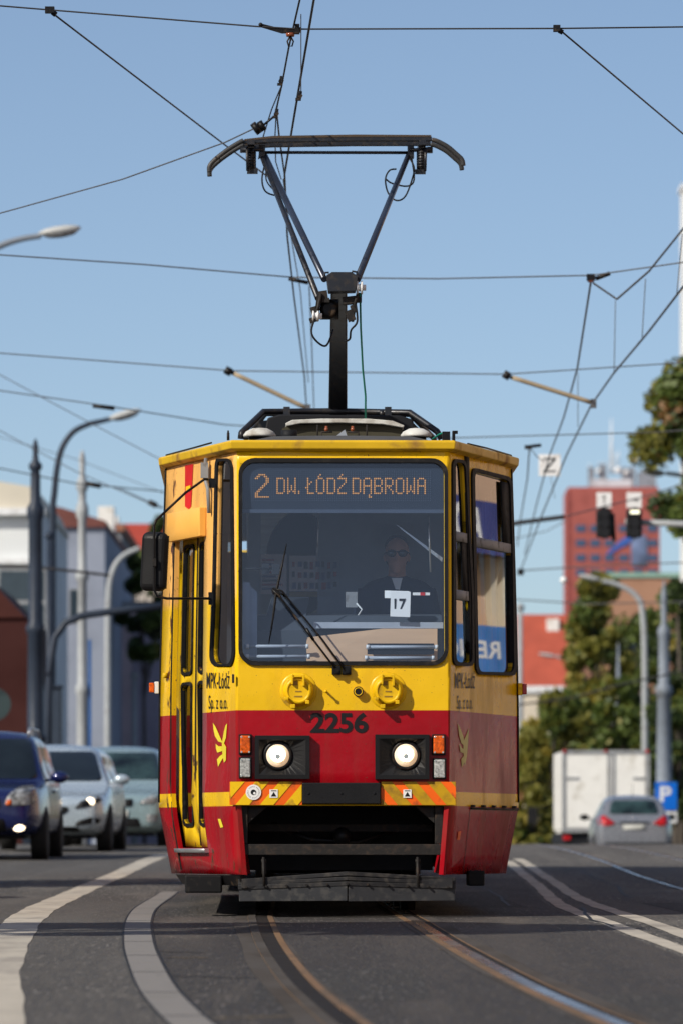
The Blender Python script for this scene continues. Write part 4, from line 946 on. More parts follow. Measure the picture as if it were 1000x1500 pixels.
# ------------------------------------------------------------------ cars
M['tyre'] = mat('tyre rubber', (.02,.02,.02), .8)
M['carglass'] = mat('car window', (.012,.018,.024), .06, var=.3, vs=1.5)
M['carglass_b'] = mat('car window greenish', (.03,.06,.06), .08, var=.5, vs=2)
M['plate'] = mat('number plate', (.6,.6,.55), .5)
M['carlens'] = mat('car headlamp glass', (.35,.36,.37), .1, var=.5, vs=14)
M['redlens'] = mat('red tail lamp', (.5,.01,.015), .15, var=.3, vs=10)
def paint(name, c, rough=.25): return mat(name, c, rough, metal=.35, var=.03, coat=.6)
def car(name, label, cat, loc, rz, Lc, Wd, H, pm, belt=.92, hood=.80, clr=.24, front=True, group='cars on the road', opts={}):
    t = thing(name, label, cat, loc, rz, group); hw_ = Wd/2
    wb, wf, wt, wr = opts.get('wind', (.27, .43, .86, .985))      # windscreen base / top, roof end / tail base as fractions of length
    rw = opts.get('roofw', .74)
    def prof(y):       # (belt z, top z)
        f = y/Lc
        b = interp([(0,hood*.86),(.03,hood*.95),(.12,hood),(wb,belt*.985),(wf,belt*1.02),(.8,belt*1.05),(.96,belt*1.06),(1,belt*.98)], f)
        tp = interp([(0,b+.005),(wb,b+.02),(wf,H*.985),(wf+.12,H),(wt-.1,H*.99),(wt,H*.95),(wt+(wr-wt)*.6,(H+belt)/2-.02),(wr,b+.02),(1,b+.01)], f); return b, max(tp, b+.012)
    def wd(f): return interp([(0,.72),(.012,.82),(.04,.91),(.10,.965),(.25,1),(.8,1),(.93,.97),(.98,.90),(1,.82)], f)
    st = [0,.012,.03,.06,.12,.20,wb,wb+.03,(wb+wf)/2,wf,wf+.1,.6,.72,wt-.05,wt,(wt+wr)/2,wr,.993,1.0]; st = sorted(set(round(s,4) for s in st if s <= 1))
    b = MB(); rows = []
    for f in st:
        y = f*Lc; bz, tz = prof(y); w = hw_*wd(f); up = (tz-bz)/(H-belt); up = min(1, max(0, up)); w2 = w*(.93-(.93-rw)*up)
        lift = .10*max(0, 1-f/.06) if f < .06 else (.10*(f-.94)/.06 if f > .94 else 0)
        half = [(w*.80, clr+lift), (w*.95, clr+.04+lift), (w, .50), (w*.985, bz-.10), (w*.945, bz), (w2+.015, (bz+tz)/2+.0), (w2, tz-.02 if up > .1 else tz-.004), (w2*.6, tz+.02*up+.008), (0, tz+.03*up+.014)]
        pts = [(-x, z) for x, z in half]+[(x, z) for x, z in half[-2::-1]]
        rows.append([b.bm.verts.new((x, y, z)) for x, z in pts])
    for p, q in zip(rows, rows[1:]):
        for i in range(len(p)-1): b.bm.faces.new((p[i],p[i+1],q[i+1],q[i]))
        b.bm.faces.new((p[-1],p[0],q[0],q[-1]))
    b.bm.faces.new(rows[0]); b.bm.faces.new(rows[-1][::-1])
    body = b.build('body', pm, t, smooth=True, sub=2)
    dg = bpy.context.evaluated_depsgraph_get(); dg.update(); ev = body.evaluated_get(dg); me = ev.to_mesh()
    bvh = BVHTree.FromPolygons([v.co.copy() for v in me.vertices], [tuple(p.vertices) for p in me.polygons]); ev.to_mesh_clear()
    ends = ('y', -1), ('y', 1)
    def patch(nm, poly, m, side='f', off=.008, th=.01, par=None, holes=()):
        if side == 'f': fn = lambda a, c, o=0: hit(Vector((a,-3,c)), Vector((0,1,0)), o)
        elif side == 'b': fn = lambda a, c, o=0: hit(Vector((a,Lc+3,c)), Vector((0,-1,0)), o)
        elif side == 'r': fn = lambda a, c, o=0: hit(Vector((3,a,c)), Vector((-1,0,0)), o)
        else: fn = lambda a, c, o=0: hit(Vector((-3,a,c)), Vector((1,0,0)), o)
        def hit(p, d, o):
            h, n, _, _ = bvh.ray_cast(p, d)
            if h is None: h, n, _, _ = bvh.find_nearest(p+d*3.4)
            return h-d*o
        return MB().sheet(poly, holes, fn, .10, off, th).build(nm, m, par or t)
    F_, Bk = ('f', 'b')
    # windows
    zb = belt+.05; zt = H-.075; xb, xt = hw_*.84, hw_*(rw-.07)
    fw = roundpoly([(-xb,zb),(xb,zb),(xt,zt),(-xt,zt)], .08); patch('windscreen', fw, opts.get('glass','carglass'), 'f', .012)
    rwn = roundpoly(opts.get('rearwin', [(-xb*.95,belt+.12),(xb*.95,belt+.12),(xt,zt-.03),(-xt,zt-.03)]), .09); patch('rear_window', rwn, opts.get('glass','carglass'), 'b', .012)
    for sd in 'lr':
        patch('side_window', roundpoly([(Lc*(wb+.06),belt+.05),(Lc*.52,belt+.06),(Lc*.52,H-.13),(Lc*(wf+.03),H-.14)], .05), 'carglass', sd, .008)
        patch('side_window', roundpoly([(Lc*.54,belt+.06),(Lc*.84,belt+.10),(Lc*.80,H-.15),(Lc*.54,H-.13)], .05), 'carglass', sd, .008)
        patch('door_handle', [(Lc*.47,belt-.12),(Lc*.51,belt-.12),(Lc*.51,belt-.09),(Lc*.47,belt-.09)], pm, sd, .03, .03)
    # wheels with dark arches
    for yy in (Lc*.19, Lc*.80):
        for sd, s in (('l',-1),('r',1)):
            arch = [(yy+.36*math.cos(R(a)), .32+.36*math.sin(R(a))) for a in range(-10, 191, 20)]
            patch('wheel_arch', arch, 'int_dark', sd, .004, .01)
            w = bpy.data.objects.new('wheel', None); COL.objects.link(w); w.parent = t; w.location = (s*(hw_-.10), yy, .32)
            MB().lathe([(.20,-.10),(.30,-.10),(.32,-.07),(.32,.07),(.30,.10),(.20,.10)], (0,0,0), 'X', 28).build('tyre', 'tyre', w)
            r = MB(); r.lathe([(.03,s*.085),(.06,s*.08),(.19,s*.085),(.205,s*.10),(.205,-s*.08)], (0,0,0), 'X', 24); r.build('rim', 'alu', w)
    for s in (-1, 1):
        m = MB().ball((s*(hw_+.11), Lc*(wb+.055), belt+.07), (.115,.07,.075), 16).tube([(s*(hw_*.93), Lc*(wb+.055), belt+.03),(s*(hw_+.04), Lc*(wb+.055), belt+.04)], .022, 6).build('mirror', opts.get('mirror', pm), t)
    if opts.get('rails'):
        for s in (-1, 1): MB().tube([(s*hw_*.66,Lc*.42,H-.02),(s*hw_*.66,Lc*.46,H+.055),(s*hw_*.66,Lc*.78,H+.055),(s*hw_*.66,Lc*.84,H-.04)], .022, 8).build('roof_rail', 'alu', t)
    MB().bx(-hw_*.7,hw_*.7,.35,Lc-.3,clr-.03,clr+.08).build('underbody', 'int_dark', t)
    return t, patch
CY = (67.0, 77.0, 86.0)
# dark blue off-roader cut by the frame edge
Y = 70.5; Wc = 1.82; xr = PX(86, Y); t, pa = car('parked_car', 'dark blue off-roader with one lit fog lamp at the left frame edge', 'car', (xr-Wc/2-.19, Y, zg(Y)), R(-1), 4.4, Wc, 1.62, paint('dark blue car paint', (.008,.014,.085)), .98, .92, .30, opts={'rails':1, 'roofw':.76, 'wind':(.26,.38,.9,.99)})
t.name = 'off_road_car'
def mir(p): return [(-a, c) for a, c in p][::-1]
for f_ in (lambda p: p, mir):
    pa('headlight', roundpoly(f_([(.42,.68),(.80,.70),(.82,.88),(.74,.95),(.60,.93),(.46,.80)]), .05), 'carlens', 'f', .02, .02)
    pa('indicator', roundpoly(f_([(.44,.69),(.52,.69),(.52,.76),(.46,.75)]), .02), 'amber', 'f', .026, .01)
c0 = MB(); c0.ball((.60,.0+.07,.42),(.082,.05,.058),16).build('fog_lamp', 'lamp_lit_far', t); MB().ball((-.60,.07,.42),(.082,.05,.058),16).build('fog_lamp', 'lamp_lit_far', t)
pa('grille', roundpoly([(-.38,.66),(.38,.66),(.36,.80),(-.36,.80)], .04), 'black', 'f', .015, .02); pa('lower_grille', roundpoly([(-.45,.36),(.45,.36),(.42,.52),(-.42,.52)], .04), 'black', 'f', .012, .02)
pa('number_plate', [(-.26,.50),(.26,.50),(.26,.61),(-.26,.61)], 'plate', 'f', .02, .01)
# pale hatchback
Y = 79; Wc = 1.80; xr = PX(183, Y)-.0; t, pa = car('hatchback', 'pale silver hatchback with black grille behind the dark blue off-roader', 'car', (xr-Wc/2-.24, Y, zg(Y)), R(-2), 4.3, Wc, 1.50, paint('pale silver car paint', (.42,.50,.56)), .95, .80, .22, opts={'roofw':.72, 'wind':(.22,.42,.9,.99)})
for f_ in (lambda p: p, mir):
    pa('headlight', roundpoly(f_([(.44,.60),(.60,.62),(.80,.70),(.83,.83),(.70,.78),(.52,.70)]), .03), 'int_dark', 'f', .018, .02)
    pa('fog_lamp', roundpoly(f_([(.44,.36),(.78,.40),(.80,.46),(.66,.48),(.48,.43)]), .03), 'black', 'f', .015, .02)
MB().ball((.655,.06,.70),(.062,.05,.055),16).build('headlamp_bulb', 'lamp_lit_far', t); MB().ball((-.655,.06,.70),(.062,.05,.055),16).build('headlamp_bulb', 'carlens', t)
pa('grille', roundpoly([(-.36,.52),(.28,.52),(.36,.58),(.34,.63),(-.34,.63),(-.36,.58)], .04), 'black', 'f', .015, .02); pa('lower_grille', roundpoly([(-.52,.28),(.52,.28),(.48,.35),(-.48,.35)], .03), 'black', 'f', .012, .02)
pa('number_plate', [(-.26,.41),(.26,.41),(.26,.51),(-.26,.51)], 'plate', 'f', .02, .01)
# greenish silver car, half behind the tram
Y = 88; Wc = 1.76; xl = PX(150, Y); t, pa = car('saloon_car', 'greenish silver car partly behind the tram door', 'car', (xl+Wc/2-.74, Y, zg(Y)), R(-1), 4.4, Wc, 1.56, paint('greenish silver car paint', (.26,.36,.38)), 1.0, .85, .20, opts={'glass':'carglass_b', 'roofw':.76, 'wind':(.2,.4,.9,.99)})
for f_ in (lambda p: p, mir):
    pa('headlight', roundpoly(f_([(.42,.66),(.62,.66),(.78,.74),(.82,.86),(.66,.82),(.48,.72)]), .03), 'carlens', 'f', .018, .02)
    pa('fog_lamp', roundpoly(f_([(.54,.38),(.72,.38),(.72,.50),(.54,.50)]), .04), 'carlens', 'f', .015, .02)
pa('grille', roundpoly([(-.32,.62),(.32,.62),(.34,.74),(-.34,.74)], .04), 'black', 'f', .015, .02); pa('lower_grille', roundpoly([(-.46,.30),(.46,.30),(.42,.44),(-.42,.44)], .03), 'black', 'f', .012, .02)
pa('number_plate', [(-.26,.46),(.26,.46),(.26,.56),(-.26,.56)], 'plate', 'f', .02, .01)
# silver hatchback seen from behind
Y = 131; Wc = 1.82; xm = PX(921, Y); Lr = 4.35
t, pa = car('hatchback', 'silver hatchback seen from behind with red tail lamps next to the white box lorry', 'car', (xm+0.12, Y+Lr, zg(Y)), R(180), Lr, Wc, 1.50, paint('silver car paint', (.20,.21,.235)), .95, .78, .22, opts={'roofw':.70, 'mirror':'black', 'wind':(.24,.40,.88,.99), 'rearwin':[(-.58,1.08),(.58,1.08),(.50,1.40),(-.50,1.40)], 'glass':'carglass_b'})
for f_ in (lambda p: p, mir):
    pa('tail_lamp', roundpoly(f_([(.42,.86),(.60,.80),(.82,.84),(.84,.98),(.70,1.06),(.60,.99)]), .03), 'redlens', 'b', .02, .02)
pa('number_plate', [(-.26,.72),(.26,.72),(.26,.83),(-.26,.83)], 'plate', 'b', .02, .01); pa('plate_recess', [(-.36,.86),(.36,.86),(.34,.90),(-.34,.90)], 'int_dark', 'b', .018, .01)
pa('rear_bumper', roundpoly([(-.72,.28),(.72,.28),(.70,.42),(-.70,.42)], .03), 'int_dark', 'b', .012, .02); MB().ball((0,Lr-.03,.95),(.05,.03,.04),12).build('badge','chrome',t)
MB().tube([(0,Lr-.9,1.50),(0,Lr-.6,1.78)],.006,5).build('antenna','black',t)
# box lorry
Y = 150; s_ = F/Y; t = thing('box_lorry', 'white box lorry seen from behind right of the tram', 'lorry', (PX(887, Y), Y, zg(Y)), R(0.9))
bw = 2.28/2; zt = CZ+(HY-1101)/s_-zg(Y)
M['lorry'] = mat('white box panels', (.72,.71,.67), .45, var=.05, dirt=(.45,.42,.36), ds=2); b = MB().bx(-bw,bw,0,4.6,.95,zt).build('cargo_box', 'lorry', t, bevel=.02)
for x0, x1 in ((-bw+.10,.03),(.22,bw-.10)): d_ = MB().bx(x0,x1,-.03,-.001,1.02,zt-.09).build('rear_door', 'lorry', t, bevel=.01)
fr = MB(); fr.bx(-bw-.02,-bw+.08,-.05,-.002,.92,zt+.02).bx(bw-.08,bw+.02,-.05,-.002,.92,zt+.02).bx(-bw+.081,bw-.081,-.05,-.002,zt-.07,zt+.03).bx(-bw+.081,bw-.081,-.05,-.002,.90,1.0); fr.build('door_frame', 'grey', t)
for x in (.06,.20): MB().cyl((x,-.06,.96),(x,-.06,zt-.03),.018,seg=8).build('lock_bar', 'grey', t)
for x in (-bw+.25,bw-.25): MB().bx(x-.18,x+.18,-.05,-.031,zt-.75,zt-.68).build('hinge', 'grey', t)
for x in (-bw+.05,0,bw-.05): MB().ball((x,-.06,zt-.0),(.055,.03,.05),10).build('top_lamp', 'redlens', t)
for x in (-bw+.1,bw-.1): MB().bx(x-.10,x+.10,-.06,-.02,.70,.82).build('tail_lamp', 'redlens', t)
MB().bx(-bw+.2,bw-.2,0,.12,.55,.68).build('rear_bumper', 'int_dark', t); MB().bx(-bw+.05,bw-.05,.1,6.4,.60,.88).build('chassis', 'int_dark', t)
cb = MB().prism([(-.98,4.75,.75),(-.98,6.5,.75),(-.98,6.45,1.5),(-.98,5.9,2.35),(-.98,4.75,2.40)], (1.96,0,0)).build('cab', 'lorry', t, bevel=.06)
MB().prism([(-.985,5.1,1.45),(-.985,6.2,1.45),(-.985,5.85,2.1),(-.985,5.1,2.15)], (-.01,0,0)).build('side_window', 'carglass', t)
for s in (-1,1):
    MB().tube([(s*.98,5.9,1.7),(s*1.60,5.7,1.55)],.02,6).box((s*1.66,5.7,1.38),(.26,.12,.46)).build('mirror', 'black', t)
    for yy in (1.3,5.6): MB().lathe([(.12,-.13),(.36,-.13),(.38,-.1),(.38,.1),(.36,.13),(.12,.13)], (s*.85,yy,.38), 'X', 24).build('wheel', 'tyre', t)

# ------------------------------------------------------------------ poles and lamps
M['polegrey'] = mat('grey pole paint', (.20,.23,.27), .5, dirt=(.12,.13,.14), ds=3)
M['poledark'] = mat('dark blue grey pole', (.025,.035,.055), .45)
M['polelight'] = mat('pale grey pole', (.36,.38,.39), .5, dirt=(.22,.22,.22), ds=3)
M['lampshell'] = mat('lamp housing', (.45,.46,.45), .4)
def lathe_pole(name, label, px, Y, ytop, prof, m, cat='pole', group='tram wire poles'):
    x = PX(px, Y); z0 = zg(Y); H_ = CZ+(HY-ytop)*Y/F-z0
    pts = [(r, h if h <= 1.0 else h) for r, h in prof]
    t = thing(name, label, cat, (x, Y, z0), 0, group)
    MB().lathe([(r, h*H_) for r, h in prof], (0,0,0), 'Z', 16).build('shaft', m, t); return t, H_
ornate = lambda k: [(.30*k,0),(.30*k,.06),(.23*k,.07),(.22*k,.26),(.25*k,.262),(.25*k,.27),(.185*k,.28),(.18*k,.52),(.22*k,.525),(.22*k,.54),(.165*k,.55),(.16*k,.80),(.20*k,.81),(.20*k,.83),(.12*k,.845),(.115*k,.91),(.10*k,.92),(.15*k,.925),(.16*k,.935),(.08*k,.945),(.06*k,.965),(.075*k,.975),(.05*k,.99),(.01*k,1)]
t, h_ = lathe_pole('tram_pole', 'thick dark cast iron tram pole with a finial at the left frame edge', 52, 108, 642, [(r*.82,h) for r,h in ornate(1)], 'poledark')
t, h_ = lathe_pole('tram_pole', 'slim grey tram pole with a stepped finial right of the dark pole', 120.5, 125, 660, [(.16,0),(.16,.12),(.125,.125),(.12,.40),(.15,.405),(.15,.42),(.105,.43),(.10,.68),(.15,.685),(.15,.70),(.095,.71),(.09,.83),(.14,.84),(.14,.86),(.085,.875),(.085,.90),(.13,.905),(.13,.92),(.06,.94),(.07,.98),(.03,1)], 'polelight')
MB().bx(.13,.20,-.04,.04,.0,4.8).build('blue_shade_side', mat('blue shade side', (.02,.10,.30), .5), t)  # blue strip stands in for the pole's shaded side
t, h_ = lathe_pole('tram_pole', 'stout grey tram pole with a pointed top behind the parking sign', 972, 172, 850, [(.27,0),(.26,.25),(.29,.255),(.29,.27),(.24,.28),(.20,.60),(.25,.605),(.25,.63),(.17,.64),(.16,.80),(.19,.81),(.19,.83),(.08,.85),(.10,.93),(.02,1)], 'polegrey')
t, h_ = lathe_pole('tram_pole', 'short grey pole with small white and red plate right of the lorry', 905, 222, 942, [(.22,0),(.21,.4),(.24,.405),(.24,.42),(.19,.43),(.17,.78),(.20,.79),(.20,.81),(.08,.83),(.03,1)], 'polegrey')
zz = CZ+(HY-1066)*222/F-zg(222)
pl_ = MB().bx(-.22,.22,-.28,-.24,zz-.28,zz+.28).build('plate', 'white', t); MB().bx(-.20,.20,-.285,-.281,zz-.10,zz+.02).build('plate_band', 'pink', pl_)
def lamp(label, px_post, Y, pts, head, m='polegrey', r=.07, r0=None, hl=.75, up=0):
    """post with its bent arm: pts are picture points from post top round to the head"""
    x = PX(px_post, Y); z0 = zg(Y); t = thing('street_lamp', label, 'street lamp', (x, Y, z0), 0, 'street lamps')
    q = [Vector((0,0,0))]+[P(a, c, Y)-Vector((x,Y,z0)) for a, c in pts]
    dense = []
    for i in range(len(q)-1):
        for k in range(6):
            p0, p1, p2, p3 = q[max(i-1,0)], q[i], q[i+1], q[min(i+2,len(q)-1)]; tt = k/6
            if i == 0: dense.append(p1.lerp(p2, tt)); continue
            dense.append(.5*((2*p1)+(p2-p0)*tt+(2*p0-5*p1+4*p2-p3)*tt*tt+(3*p1-p0-3*p2+p3)*tt**3))
    dense.append(q[-1]); n = len(dense)
    MB().tube(dense, [r0 or r*1.5]*1+[r*(1.3-.5*i/n) for i in range(1, n)], 10).build('post', m, t)
    a = P(*head[0], Y)-Vector((x,Y,z0)); b_ = P(*head[1], Y)-Vector((x,Y,z0)); d = (b_-a); ln = d.length; d.normalize(); ang = math.atan2(-d.z, d.x)
    h = MB(); h.ball((0,0,.01),(ln*.52,.15,.085),20); bmesh.ops.rotate(h.bm, verts=h.bm.verts[:], cent=(0,0,0), matrix=Matrix.Rotation(ang,3,'Y')); bmesh.ops.translate(h.bm, verts=h.bm.verts[:], vec=(a+b_)/2); hd_ = h.build('lamp_head', 'lampshell', t)
    h = MB(); h.ball((.02*ln,0,-.045),(ln*.40,.12,.065),16); bmesh.ops.rotate(h.bm, verts=h.bm.verts[:], cent=(0,0,0), matrix=Matrix.Rotation(ang,3,'Y')); bmesh.ops.translate(h.bm, verts=h.bm.verts[:], vec=(a+b_)/2); h.build('lamp_glass', 'carlens', hd_)
    return t
lamp('tall street lamp whose arm enters at the left frame edge', -70, 97, [(-70,520),(-66,430),(-40,382),(0,360),(30,350),(60,345)], [(57,343),(118,334)], r=.06)
lamp('dark tall street lamp with a curved arm and pale head behind the dark pole', 76, 128, [(77,800),(80,720),(88,665),(105,635),(128,622),(148,617),(164,613)], [(160,614),(206,601)], 'poledark', .065)
lamp('pale grey curved street lamp whose head hides behind the tram mirror', 158, 190, [(158,1000),(159,880),(165,838),(180,815),(205,803)], [(215,800),(245,795)], 'polelight', .10)
lamp('curved street lamp with a white head above the lorry', 944, 212, [(944,1000),(941,900),(930,872),(905,857),(882,851)], [(848,843),(880,850)], 'polelight', .10)
lamp('street lamp head poking from the tree right of the tower', 1040, 150, [(1040,800),(1035,720),(1010,700),(975,693)], [(940,689),(974,694)], 'polelight', .07)
lamp('small distant street lamp in front of the red roof', 838, 300, [(838,1000),(836,975),(828,966),(815,962)], [(788,958),(815,962)], 'polelight', .10)
# steel mast behind lamp (plain, thin), second thin post
for px, Y, yt_, r, lb in ((72,118,785,.07,'thin dark post between the dark pole and the curved lamp'),(197,240,990,.14,'plain grey post low behind the pale curved lamp'),(761,260,890,.16,'pale grey post close to the tram at the red roof')):
    x = PX(px, Y); o = MB().cyl((x,Y,zg(Y)), (x,Y,CZ+(HY-yt_)*Y/F), r, r*.8, 10).ball((x,Y,CZ+(HY-yt_)*Y/F),r*1.3,8).build('post', 'poledark' if px == 72 else 'polelight'); tag(o, lb, 'post')
# bent dark bracket pipe reaching toward the tram
t = thing('signal_gantry', 'dark bent pipe arm reaching from the left cabinet toward the tram', 'gantry', (PX(70,112),112,zg(112)))
o_ = Vector((PX(70,112),112,zg(112))); MB().tube([o_-o_]+[P(a,c,112)-o_ for a,c in ((71,1030),(73,980),(80,935),(96,912),(120,902),(170,895),(262,885))], .075, 10).build('arm', 'poledark', t)
t = thing('cabinet', 'dark blue grey switch cabinet at the foot of the left poles', 'cabinet', (PX(74,114),114,zg(114))); c_ = Vector((PX(74,114),114,zg(114)))
a_, b_ = P(58,1086,114)-c_, P(90,1008,114)-c_; MB().bx(a_.x,b_.x,-.2,.3,0,b_.z).build('housing', 'poledark', t, bevel=.02); MB().bx(a_.x+.02,b_.x-.02,-.215,-.2,.15,b_.z-.06).build('door', mat('cabinet door', (.035,.05,.075), .5), t); MB().bx(a_.x-.03,b_.x+.03,-.24,.34,b_.z,b_.z+.05).build('cap', 'poledark', t)
o = MB().lathe([(.30,-.02),(.30,.02)], P(-8,1032,104), 'Y', 28).build('round_sign', mat('grey sign back', (.035,.055,.058), .5)); tag(o, 'back of a round grey sign at the left frame edge', 'sign')
x = PX(-8,104); o2 = MB().cyl((x,104.06,zg(104)),(x,104.06,3.2),.035,seg=8).build('sign_post','polegrey'); tag(o2,'thin post of the round sign at the left frame edge','post')
# traffic lights on their arm
TYl = 110
arm_t = thing('signal_gantry', 'grey signal arm entering from the right frame edge below the lamp head', 'signal arm', (PX(1120,TYl), TYl, zg(TYl))); ao = Vector(arm_t.location)
MB().tube([ao-ao, P(1120,900,TYl)-ao, P(1118,800,TYl)-ao, P(1095,776,TYl)-ao, P(1000,768,TYl)-ao, P(915,764,TYl)-ao], [.13,.11,.09,.075,.065,.055], 10).build('pipe', 'polelight', arm_t)
MB().tube([P(897,752,TYl)-ao+Vector((0,.05,0)), P(899,792,TYl)-ao+Vector((0,.05,0))], .04, 8).build('hanger', 'blackmetal', arm_t)
for k, (cx, w_, lb, arr) in enumerate(((884,.34,'unlit black traffic light left under the up arrow plate','up'),(928,.36,'black traffic light with a glowing bar under the right arrow plate','right'))):
    c = P(cx, 768, TYl); t = thing('traffic_light', lb, 'traffic light', (c.x, c.y-.05, CZ+(HY-789)*TYl/F)); z1 = 44*TYl/F
    MB().bx(-.15,.15,-.08,.10,.02,z1-.02).build('housing', 'black', t, bevel=.03)
    for j in range(3):
        zc = z1*(.82-.32*j); MB().tube([(0,-.28,zc),(0,-.085,zc)], [.115,.12], 14).build('hood', 'black', t)
        MB().cyl((0,-.30,zc),(0,-.285,zc),.10,seg=16).build('lens', 'int_dark', t)
    if arr == 'right': MB().bx(-.085,.085,-.32,-.305,z1*.80,z1*.80+.06).build('lit_bar', mat('lit signal bar', (.8,.8,.6), .3, emit=(1,.95,.7), es=1.3), t)
    o = MB().box(P(cx, 733, TYl)+Vector((0,-.1,0)), (.29,.02,.30)).build('arrow_plate', 'white', bevel=.004); tag(o, 'white plate with %s arrow above the %s traffic light' % (('an up','left') if arr == 'up' else ('a right','right')), 'sign')
    b = MB(); A = (lambda u, v: (u, -.0125, .15+v)) if arr == 'up' else (lambda u, v: (v, -.0125, .15-u))
    for q in ([(-.010,-.09),(.010,-.09),(.010,.05),(-.010,.05)], [(-.045,.03),(0,.10),(.045,.03),(.0,.052)]): b.bm.faces.new([b.bm.verts.new(A(*p)) for p in q])
    b.build('arrow', 'ink', o)
# parking sign
Y = 158; c = P(975, 1187, Y); t = thing('parking_sign', 'blue parking sign with a white letter P over a smaller white plate', 'sign', (c.x, Y, zg(Y))); s_ = Y/F; z0 = c.z-zg(Y)
MB().cyl((0,.03,0),(0,.03,z0+.85),.03,seg=8).build('post', 'polegrey', t)
pb = MB().bx(-16*s_,16*s_,-.02,.0,z0,z0+41*s_).build('panel', mat('sign blue', (.005,.14,.62), .4), t)
put_text(MB(), 'P', lambda u, v: Vector(((-9+u*17)*s_,-.023,z0+(12+v*23)*s_)), .03).build('letter', 'white', pb)
MB().bx(-10*s_,16*s_,-.02,.0,z0-19*s_,z0-2*s_).build('lower_plate', 'white', t)
# Z sign hanging from the wires
o = MB().box(P(804.5,681.5,90),(.345,.02,.345)).build('letter_plate', 'white', bevel=.004); tag(o, 'white square plate with a black Z hanging in the overhead wires', 'sign')
b = MB()
for q in ([(-.10,.09),(-.10,.115),(.10,.115),(.10,.085)], [(.055,.09),(.10,.09),(-.055,-.09),(-.10,-.09)], [(-.10,-.09),(-.10,-.115),(.10,-.105),(.10,-.08)]): b.bm.faces.new([b.bm.verts.new((x, -.0125, .1725+z)) for x, z in q])
b.build('letter', 'ink', o)

# ------------------------------------------------------------------ overhead wires
def wire(name, label, pts, r=.006, m='wire', cat='wire', group='overhead wires', sag=0, extra=None):
    """pts: (px, py, distance)"""
    q = [P(*p) for p in pts]; d = []
    def on(a, b_, X): return b_+(b_-a)*((X-b_.x)/(b_.x-a.x))       # carry a wire straight on to its wall or mast beyond the frame
    if pts[0][0] <= -60 and abs(q[1].x-q[0].x) > .3: q.insert(0, on(q[1], q[0], -15.5))
    if pts[-1][0] >= 1060 and abs(q[-1].x-q[-2].x) > .3: q.append(on(q[-2], q[-1], 10.8))
    for i in range(len(q)-1):
        for k in range(8):
            t = k/8; p = q[i].lerp(q[i+1], t); p.z -= sag*4*t*(1-t); d.append(p)
    d.append(q[-1]); b = MB().tube(d, r, 6)
    if extra is None: return tag(b.build(name, m), label, cat, group)
    o = b.build(name, m); tag(o, label, cat, group)
    for nm, mm, fn in extra:
        e = MB(); fn(e); bmesh.ops.translate(e.bm, verts=e.bm.verts[:], vec=-o.location); e.build(nm, mm, o)
    return o
def clamp_at(px, py, Y, s=1, rot=0): return lambda e: e.box(P(px,py,Y), (.07*s,.06*s,.035*s), (0,rot,0)).ball(P(px,py,Y)+Vector((-.03*s,0,.0)), .022*s, 8)
wire('span_wire', 'topmost cross wire running the width of the sky', [(-60,3,36.6),(75,14,36.6),(375,38,36.4),(440,42,36.4),(820,41,36.4),(1060,38,36.6)], .0055, extra=[
 ('clamp','blackmetal', lambda e: e.box(P(73,14,36.5),(.06,.05,.04)).cyl(P(77,17,36.5),P(82,21,36.5),.018,seg=8)),
 ('clamp','blackmetal', lambda e: e.box(P(815,41,36.4),(.045,.05,.04)).cyl(P(818,44,36.4),P(824,47,36.4),.016,seg=8)),
 ('bracket','blackmetal', lambda e: e.prism([P(380,33,36.4),P(383,38,36.4),P(413,47,36.4),P(440,46,36.4),P(441,39,36.4),P(412,41,36.4)],(0,.05,0)).ball(P(382,35.5,36.4),.014,8).box(P(435.5,42,36.4),(.03,.06,.06))),
 ('insulator','insul', lambda e: e.cyl(P(425.5,48,36.4),P(425.5,53,36.4),.03,.025,12)),
 ('hook','blackmetal', lambda e: e.tube([P(425,53,36.4),P(421,60,36.4),P(423,67,36.4),P(428,67,36.4),P(430,60,36.4),P(426,53,36.4)],.006,6))])
wire('brace_wire', 'diagonal wire from the upper left clamp to the pantograph', [(80,21,36.5),(330,212,43),(392,258,45)], .006)
wire('brace_wire', 'diagonal wire leaving the upper right corner downward', [(824,47,36.4),(1060,246,43)], .006)
wire('brace_wire', 'low sagging wire from the left frame edge up to the insulator', [(-60,322,45),(0,312,44),(180,262,42),(330,208,41),(372,188,40.5)], .005, 'wire2')
wire('span_wire', 'cross wire level with the upper end of the mast', [(-60,368,52),(0,373,52),(210,387,52.5),(430,406,53)], .007, 'wire2'); wire('span_wire', 'cross wire from the mast top to the right frame edge', [(430,406,53),(640,408,53),(866,403,53),(1000,384,52),(1060,376,52)], .007, 'wire2', extra=[
 ('bracket','blackmetal', lambda e: e.cyl(P(872,408,53),P(893,400,53),.02,seg=8).box(P(865,406,53),(.08,.06,.06)).cyl(P(423,408,53),P(452,414,53),.018,seg=8)), ('insulator','insul', lambda e: e.cyl(P(865,409,53),P(865,413,53),.03,seg=10))])
wire('span_wire', 'cross wire passing behind the mast above the tram roof', [(-60,513,63),(0,517,63),(340,543,63),(740,548,63),(1000,531,63),(1060,526,63)], .0075, 'wire2')
wire('span_wire', 'cross wire just under the tram roof line left of the tram', [(-60,562,72),(0,572,72),(160,595,72),(330,622,73),(640,642,73),(960,633,73),(1060,626,73)], .0085, 'wire2', extra=[('insulator','blackmetal', lambda e: e.cyl(P(136,594,72),P(168,598,72),.028,seg=8)), ('bracket','blackmetal', lambda e: e.cyl(P(768,655,73),P(792,652,73),.022,seg=8).box(P(773,655,73),(.09,.07,.05)))])
wire('feeder_wire', 'thin steep wire crossing from the left frame edge to the tram corner', [(-60,515,80),(0,549,80),(120,613,80),(245,678,80)], .007, 'wire2')
